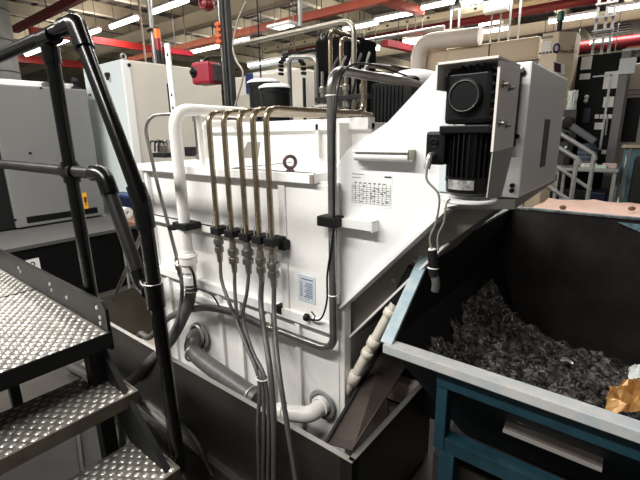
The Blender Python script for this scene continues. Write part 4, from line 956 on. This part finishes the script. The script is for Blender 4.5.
# hoses lying under the stair
for k, (pts, r) in enumerate(((((-1.9, .9, .03), (-1.55, .85, .03), (-1.3, .75, .03), (-1.15, .55, .03), (-1.2, .2, .03)), .022), (((-2.2, .8, .025), (-1.8, .7, .025), (-1.45, .72, .06), (-1.2, .86, .025), (-.9, .9, .02)), .016), (((-2.4, .7, .025), (-1.9, .55, .025), (-1.6, .60, .3), (-1.62, .62, .7), (-1.75, .5, .88)), .014))):
    tag(MB().hose(pts, r, 10).build('floor_hose', RUBBER), ['thickest dark hose curving over the floor under the stair treads', 'dark hose lying along the floor before the sump tray base', 'thin dark hose rising from the floor to the platform underside'][k], 'hose', 'hoses under the stair')

# strut post with red device
SY = 2.62
a = oY(226, 60, SY)
so = thing('strut_post', 'dark perforated strut post with an orange clamp rising to the roof behind the white pipe', 'post', (a.x, SY, 0))
MB().box((a.x-.012, SY-.03, 0), (a.x+.030, SY+.03, CEIL), .002).build('channel', mat('dark_zinc', (.13, .13, .125), .5, metal=.6, var=.3), so)
MB().box((a.x+.05, SY-.02, 0), (a.x+.075, SY+.03, CEIL)).build('channel', MATS['dark_zinc'], so)
MB().box((a.x+.003, SY-.0312, .3), (a.x+.014, SY-.030, CEIL-.2)).build('slot_strip', BLACK, so)
MB().cyl((a.x-.045, SY, 0), (a.x-.045, SY, CEIL), .012, 10).build('conduit', GPIPE, so)
p, q = oY(218, 23, SY), oY(218, 46, SY)
oc = MB().box((a.x-.062, SY-.04, q.z), (a.x-.025, SY-.02, p.z), .004)
for k in range(4): z = q.z+(p.z-q.z)*(k+.5)/4; oc.box((a.x-.07, SY-.045, z-.012), (a.x+.0, SY-.03, z+.012), .003)
oc.build('orange_clamp', BRED if False else mat('orange_red', (.75, .14, .03), .45), so)
cbh = [oY(246, 2, SY-.02), oY(238, 20, SY-.02), oY(233, 45, SY-.03), oY(236, 60, SY-.04), oY(243, 75, SY-.04), V(a.x+.12, SY-.03, 1.9)]
MB().hose(cbh, .008, 8).build('loose_cable', mat('beige_cable', (.42, .38, .32), .5), so)
p = oY(207, 74, SY-.02)
rd = thing('red_blower', 'red boxy blower with a black round knob fixed to the dark strut post', 'blower', (p.x, SY, p.z-.09))
s_ = .115
MB().obox((p.x+.01, SY-.03, p.z), (1, .15, 0), (-.15, 1, 0), (.112, .09, .098), .025).build('housing', mat('crimson_paint', (.50, .02, .05), .4), rd)
MB().obox((p.x+.085, SY, p.z), (1, .15, 0), (-.15, 1, 0), (.045, .05, .075), .006).build('bracket', mat('dark_zinc', (.13, .13, .125)), rd)
MB().lathe((p.x-.06, SY-.105, p.z+.01), (-.25, -1, 0), [(.045, -.02), (.055, 0), (.05, .03), (.02, .035), (.02, .05), (0, .052)], 18).build('black_knob', BLACK, rd)
MB().tube([(p.x-.02, SY-.02, p.z+.08), (p.x-.02, SY-.02, p.z+.13), (p.x+.04, SY-.0, p.z+.15), (a.x-.05, SY, p.z+.13)], .012, 8, fillet=.02).build('hose_loop', BLACKM, rd)
MB().cyl((p.x-.05, SY-.02, p.z+.07), (p.x-.05, SY-.02, p.z+.13), .025, 12).build('cap', GALV, rd)

# stack light, conduit drop
p, q = oY(160, 28, 3.3), oY(160, 62, 3.3)
sk_ = thing('stack_light', 'amber and red stack light on the beige cabinet, beside the grey conduit drop', 'lamp', (q.x, 3.3, wz))
zs = [wz, oY(160, 50, 3.3).z, oY(160, 38, 3.3).z, p.z]
MB().cyl((q.x, 3.3, zs[0]), (q.x, 3.3, zs[1]), .038).build('base', BLACK, sk_)
MB().cyl((q.x, 3.3, zs[1]), (q.x, 3.3, zs[2]), .043).build('red_lens', REDL, sk_)
MB().cyl((q.x, 3.3, zs[2]), (q.x, 3.3, zs[3]), .043).build('amber_lens', AMBER, sk_)
MB().lathe((q.x, 3.3, zs[3]), (0, 0, 1), [(.044, 0), (.044, .01), (.02, .02), (0, .02)], 16).build('cap', BLACK, sk_)
p = oY(152, 30, 3.6)
cdp = thing('conduit_drop', 'grey vertical conduit dropping from the roof behind the pale electric cabinet', 'conduit', (p.x, 3.6, 0))
MB().cyl((p.x, 3.6, 0), (p.x, 3.6, CEIL), .035, 12).build('conduit', GPIPE, cdp)
for z in (2.62, 3.1): MB().box((p.x-.07, 3.56, z), (p.x+.07, 3.64, z+.04), .004).build('conduit_clamp', BLACKM, cdp)
p = oY(142, 30, 4.2)
tag(MB().cyl((p.x, 4.2, 0), (p.x, 4.2, CEIL), .018, 8).build('thin_conduit', mat('rosy_conduit', (.40, .30, .26), .5)), 'thin rosy vertical conduit left of the thicker grey conduit drop', 'conduit')
# concrete column far left
p = oX(5, 30, -8.5)
cl = thing('concrete_column', 'round weathered concrete column at the upper left corner behind the handrail', 'column', (-9, 2.1, 0))
q = oX(11.5, 30, -9)
MB().cyl((-9, q.y-.28, 0), (-9, q.y-.28, CEIL), .28, 24).build('shaft', CONC, cl)
for z in (2.75, 3.25, 3.72): MB().torus((-9, q.y-.28, z), (0, 0, 1), .282, .012, 24, 6).build('band', GREYTOP, cl)

# black finned block and white fairings behind the incline
p, q = oY(371, 88, 2.72), oY(396, 112, 2.72)
fb = thing('finned_block', 'black finned cooler block between the thick grey pipe and the incline top edge', 'cooler', ((p.x+q.x)/2, 2.85, 0))
MB().box((p.x, 2.72, 0), (q.x+.12, 3.0, p.z+.03), .01).build('cooler_body', BLACKM, fb)
f_ = MB()
for k in range(9): f_.box((p.x+.01+.03*k, 2.71, 1.3), (p.x+.016+.03*k, 2.72, p.z))
f_.build('fins', BLACK, fb)
for k, (px, py_, sx, lab) in enumerate(((407, 73, .55, 'white rounded machine hood just above the incline top edge, right of two'), (372, 76, .5, 'white rounded machine hood behind the grey pipe bend, left of two'))):
    Y = 5.2+.5*k; p = oY(px, py_, Y)
    hh = thing('machine_hood', lab, 'machine', (p.x, Y+.5, 0), 'rounded white machine hoods')
    mb = MB().ball((p.x, Y+.3, p.z-.10), sx*.62, .55, .17, 20, 10); mb.build('hood_shell', WHITE2, hh)
    MB().box((p.x-sx*.5, Y, 0), (p.x+sx*.5, Y+.7, p.z-.16), .03).build('machine_body', GREYTOP, hh)
    MB().ball((p.x+.08, Y-.16, p.z-.11), sx*.33, .10, .06, 14, 8).build('dark_visor', GLASSY, hh)
# low far background machines, so that the horizon is filled
rn = random.Random(21)
far = [(-13.5, 6.5, 2.4, 1.8, 2.0, PALE, 'pale grey far machine left of the pale electric cabinet'), (-11.0, 9.5, 2.0, 1.6, 2.2, CREAM2, 'cream far machine behind the strut post'),
       ((oY(230, 75, 4.6).x+oY(302, 75, 4.6).x)/2, 5.1, oY(302, 75, 4.6).x-oY(230, 75, 4.6).x, 1.0, oY(260, 72, 4.6).z/.99, CREAM2, 'cream far machine with a blue panel behind the black canisters'), (-7.4, 12.4, 1.8, 1.5, 2.1, GREYCAB, 'grey far machine behind the pump cabinet'),
       (-4.6, 13.0, 1.5, 1.5, 2.3, PALE, 'pale far machine behind the rounded white hoods'), (-16, 4.2, 2.5, 1.8, 2.3, CREAM2, 'cream far machine behind the grey machine cabinet')]
for k, (x, y_, sx, sy, h_, m, lab) in enumerate(far):
    t_ = thing('far_machine', lab, 'machine', (x, y_, 0))
    hb = .82 if k != 2 else .98
    MB().box((x-sx/2, y_-sy/2, 0), (x+sx/2, y_+sy/2, h_*hb), .03).build('machine_body', m, t_)
    MB().box((x-sx*.3, y_-sy*.4, h_*hb), (x+sx*.3, y_+sy*.4, h_), .005).build('top_unit', GREYTOP if k % 2 else PALE, t_)
    MB().box((x+sx/2, y_-sy*.3, h_*.3), (x+sx/2+.01, y_+sy*.1, h_*.7)).box((x-sx*.2, y_-sy/2-.01, h_*.25), (x+sx*.25, y_-sy/2, h_*.55)).build('window', GLASSY, t_)
    if k == 2:
        p, q = oY(245, 74, y_-sy/2-.02), oY(253, 93, y_-sy/2-.02); MB().box((p.x, p.y, q.z), (q.x, p.y+.02, p.z)).build('blue_panel', mat('royal_blue', (.02, .06, .30), .5), t_)

# ================================================================== under the roof
def hang(name, lab, cat, p, q, r, m, box=None, rods=2, group=None):
    p, q = Vector(p), Vector(q)
    t_ = thing(name, lab, cat, (p+q)/2, group)
    mb = MB()
    if box: mb.bar(p, q, box[0], box[1])
    else: mb.tube([p, q], r, 12)
    mb.build('beam' if box else 'pipe', m, t_)
    for k in range(rods):
        c = p+(q-p)*((k+.5)/rods); MB().cyl(c, (c.x, c.y, CEIL-.02), .009, 6).build('hanger_rod', GREYTOP, t_)
    return t_
a = oZ(20, 27, 4.0)
hang('red_beam', 'dark red roof beam rising to the right at the upper left corner', 'beam', (-11.6, a.y, 4.0), (-4, a.y, 4.0), .07, RED, (.10, .14))
b = oZ(152, 49, 3.7); c = oZ(26, 30, 3.7)
hang('red_beam', 'bright red beam running behind the handrail corner toward the grey conduit drop', 'beam', (b.x, 3.4, 3.7), (b.x, b.y+.6, 3.7), .07, BRED, (.10, .14))
a = oZ(15, 58, 3.9); b = oZ(100, 70, 3.9)
hang('red_beam', 'lower bright red beam just above the grey machine cabinet', 'beam', (a.x, a.y-1, 3.9), (a.x, b.y+1.5, 3.9), .08, BRED, (.12, .2))
a = oZ(225, 37, 3.75)
hang('orange_beam', 'orange roof beam running behind the strut post to the upper middle', 'beam', (-12.2, a.y, 3.75), (-7.0, a.y, 3.75), .08, ORANGE, (.12, .13))
hang('orange_beam', 'redder stretch of the orange roof beam, right of the strut post', 'beam', (-7.0, a.y, 3.75), (-2.0, a.y, 3.75), .08, mat('orange_red_beam', (.62, .10, .04), .45, var=.2), (.12, .13))
a = oZ(382, 0, 3.9); b = oZ(422, 12, 3.9)
hang('orange_beam', 'short orange red cross beam at the top above the incline', 'beam', a-(b-a)*.6, b, .08, MATS['orange_red_beam'], (.14, .12))
a = oZ(480, 18, 4.0)
hang('red_pipe', 'thick dark red pipe under the roof crossing the upper right', 'pipe', (-9, a.y, 4.0), (4, a.y, 4.0), .11, RED, None, 4)
a = oZ(620, 42, 3.6)
hang('red_pipe', 'lower dark red pipe at the right behind the black control cabinet top', 'pipe', (-4, a.y, 3.6), (5, a.y, 3.6), .13, RED, None, 3)
a = oZ(385, 43, 3.3); b = oZ(432, 53, 3.3)
hang('red_beam', 'bright red short beam pointing at the beige air duct', 'beam', a, b, .09, mat('vivid_red', (.60, .02, .04), .4), (.14, .12))
a, b = oZ(170, 51, 3.3), oZ(192, 54, 3.3)
hang('red_beam', 'short bright red bar behind the white level strip', 'beam', a, b, .05, MATS['vivid_red'], (.10, .10))
# cable trays and grey service pipes
def tray(lab, p, q):
    t_ = thing('cable_tray', lab, 'cable tray', (p+q)/2)
    MB().bar(p, q, .30, .015).bar(p+V(0, .15, .05), q+V(0, .15, .05), .012, .11).bar(p+V(0, -.15, .05), q+V(0, -.15, .05), .012, .11).build('tray', BEIGEB, t_)
    n = int((q-p).length/.5); s_ = MB()
    for k in range(n):
        c = p+(q-p)*((k+.5)/n); s_.box(c+V(-.03, -.163, .03), c+V(.03, -.156, .07))
    s_.build('slots', BLACKM, t_)
    for k in range(4):
        c = p+(q-p)*((k+.5)/4); MB().cyl(c, (c.x, c.y, CEIL-.02), .012, 6).build('hanger_rod', GALV, t_)
a = oZ(430, 22, 3.95); tray('beige slotted cable tray above the thick dark red pipe', V(-9.5, a.y, 3.95), V(3, a.y, 3.95))
for k, (px, py_, z, r, m, lab, lx, rx) in enumerate(((200, 28, 4.2, .03, GALV, 'thin pale service pipe above the orange beam, upper left', 4, 3), (195, 22, 4.25, .02, GALV, 'thinnest pale service pipe near the strut post top', 4, 2), (390, 37, 3.6, .05, GALV, 'grey service pipe below the cable tray', 2.5, 1.2), (330, 47, 3.2, .03, BLACKM, 'black thin pipe above the black canisters', 1.2, 0.6), (560, 60, 3.3, .03, GALV, 'thin grey pipe above the black control cabinet', 0.8, 1.5), (300, 60, 3.1, .045, PALE, 'pale pipe low under the roof behind the U-shaped pipe', 1.5, 1.0))):
    a = oZ(px, py_, z); hang('service_pipe', lab, 'pipe', (a.x-lx, a.y, z), (a.x+rx, a.y, z), r, m, None, 3, 'service pipes under the roof')
# lamps
def lamp(lab, p, q, m=LAMP):
    t_ = thing('tube_lamp', lab, 'lamp', (p+q)/2, 'fluorescent tube lamps under the roof')
    MB().bar(p+V(0, 0, .05), q+V(0, 0, .05), .14, .05).build('housing', WHITE2, t_)
    MB().tube([p, q], .04, 10).build('tube', m, t_)
    for k in (.15, .85):
        c = p+(q-p)*k; MB().cyl(c+V(0, 0, .06), (c.x, c.y, CEIL-.02), .007, 6).build('hanger_rod', GREYTOP, t_)
LS = [((25, 55), (47, 48), 3.95, 'tube lamp glimpsed between the handrail and its post'), ((56, 44), (68, 40), 3.95, 'tube lamp just right of the handrail tee'), ((84, 35), (100, 30), 3.95, 'short lit tube lamp right of the handrail corner'), ((110, 27), (138, 18), 3.95, 'tube lamp ending at the thin rosy conduit'), ((150, 13), (188, 0), 3.95, 'brightest tube lamp at the top left of the strut post'),
      ((190, 53), (217, 46), 3.7, 'tube lamp below the orange beam, left of the strut post'), ((230, 43), (248, 39), 3.7, 'tube lamp below the orange beam, right of the strut post'), ((345, 30), (376, 22), 3.9, 'tube lamp above the thick red pipe, middle of the roof'), ((378, 21), (410, 12), 3.9, 'tube lamp right of the middle one, above the red pipe'), ((424, 9), (452, 0), 3.9, 'tube lamp at the top edge above the beige air duct'),
      ((250, 66), (288, 59), 3.3, 'low tube lamp above the black canisters'), ((357, 52), (378, 48), 3.4, 'low tube lamp left of the bright red short beam'), ((405, 44), (424, 40), 3.5, 'tube lamp right of the bright red short beam'), ((476, 34), (508, 27), 3.8, 'tube lamp above the beige machine top cover'), ((549, 22), (596, 14), 3.8, 'long tube lamp right of the green signal lamp'), ((590, 43), (612, 40), 3.5, 'tube lamp just above the black control cabinet'), ((606, 11), (640, 5), 3.8, 'tube lamp at the top right corner'), ((440, 45), (460, 41), 3.6, 'tube lamp partly behind the air duct'), ((480, 25), (500, 21), 4.0, 'small lamp over the thick red pipe at the right'), ((462, 4), (482, 0), 4.1, 'tube lamp at the top edge, right of the air duct lamp')]
for (a, b, z, lab) in LS:
    p, q = oZ(*a, z), oZ(*b, z); ym = (p.y+q.y)/2
    lamp(lab, V(p.x, ym, z), V(q.x, ym, z), LAMP)
# big white reflector panels near the top
for (a, z, sx, sy, lab) in (((284, 27), 3.6, .6, .35, 'pale folded reflector panel above the orange beam middle'), ((475, 9), 4.45, 1.0, .8, 'white skylight-like lamp panel at the upper right')):
    p = oZ(*a, z); t_ = thing('lamp_panel', lab, 'lamp', p)
    MB().box(p+V(-sx/2, -sy/2, 0), p+V(sx/2, sy/2, .05), .01).build('panel', WHITE2, t_)
    MB().box(p+V(-sx/2+.1, -sy/2+.1, -.01), p+V(sx/2-.1, sy/2-.1, 0)).build('diffuser', LAMPD, t_)
    for k in (-.4, .4): MB().cyl(p+V(sx*k, 0, .05), (p.x+sx*k, p.y, CEIL-.02), .01, 6).build('hanger_rod', GALV, t_)
# lattice mast at the right
p = oY(603, 40, 8.8)
MASTM = mat('dull_zinc_mast', (.30, .30, .29), .6, metal=.3)
lm = thing('lattice_mast', 'galvanised ladder-like mast between floor and roof behind the black control cabinet', 'mast', (p.x, 8.8, 0))
for dx in (-.13, .0, .10): MB().box((p.x+dx-.02, 8.78, 0), (p.x+dx+.02, 8.82, CEIL), .003).build('upright', MASTM, lm)
for k in range(12):
    z = 2.4+.2*k
    if z < CEIL: MB().box((p.x-.17, 8.76, z), (p.x+.14, 8.78, z+.03)).build('rung', MASTM, lm)
for px, py_, nm in ((497, 8, 0), (515, 15, 1), (455, 20, 2)):
    p = oY(px, py_, 8.7)
    t_ = thing('hanging_bracket', ['pale drop frame hanging over the beige machine, with a grey box', 'pale drop frame over the right of the beige machine', 'white drop frame standing over the air duct'][nm], 'frame', (p.x, 8.7, 2.6))
    for dx in (-.08, .08): MB().box((p.x+dx-.015, 8.69, 2.9), (p.x+dx+.015, 8.72, CEIL)).build('drop_rod', MASTM, t_)
    MB().box((p.x-.1, 8.69, 2.9), (p.x+.1, 8.72, 2.94)).build('cross_bar', MASTM, t_)
    if nm == 0: MB().box((p.x-.22, 8.6, 3.75), (p.x+.22, 8.75, 4.15), .01).build('switch_box', GALV, t_)
p = oY(259, 40, 2.9)
tag(MB().cyl((p.x, 2.9, 1.2), (p.x, 2.9, CEIL), .007, 6).build('hanging_cable', BLACKM), 'thin black vertical cable hanging from the roof above the black canisters', 'cable')
p = oY(300, 15, 3.2)
tag(MB().cyl((p.x, 3.2, oY(300, 26, 3.2).z), (p.x, 3.2, CEIL), .02, 8).build('drop_pipe', GALV), 'pale drop pipe hanging from the roof above the overhead pipe', 'pipe')
p = oY(208, 5, 3.4)
rv = thing('red_valve', 'dark red valve hanging from the roof at the left of the strut post', 'valve', (p.x, 3.4, p.z))
MB().ball((p.x, 3.4, p.z), .09, .08, .07, 14, 8).build('valve_body', RED, rv)
MB().torus((p.x, 3.33, p.z+.02), (0, 1, 0), .07, .012, 18, 6).build('hand_wheel', RED, rv)
MB().cyl((p.x, 3.4, p.z), (p.x, 3.4, CEIL), .025, 8).build('feed_pipe', RED, rv)
for o in bpy.data.objects:
    if '_o' in o: del o['_o']
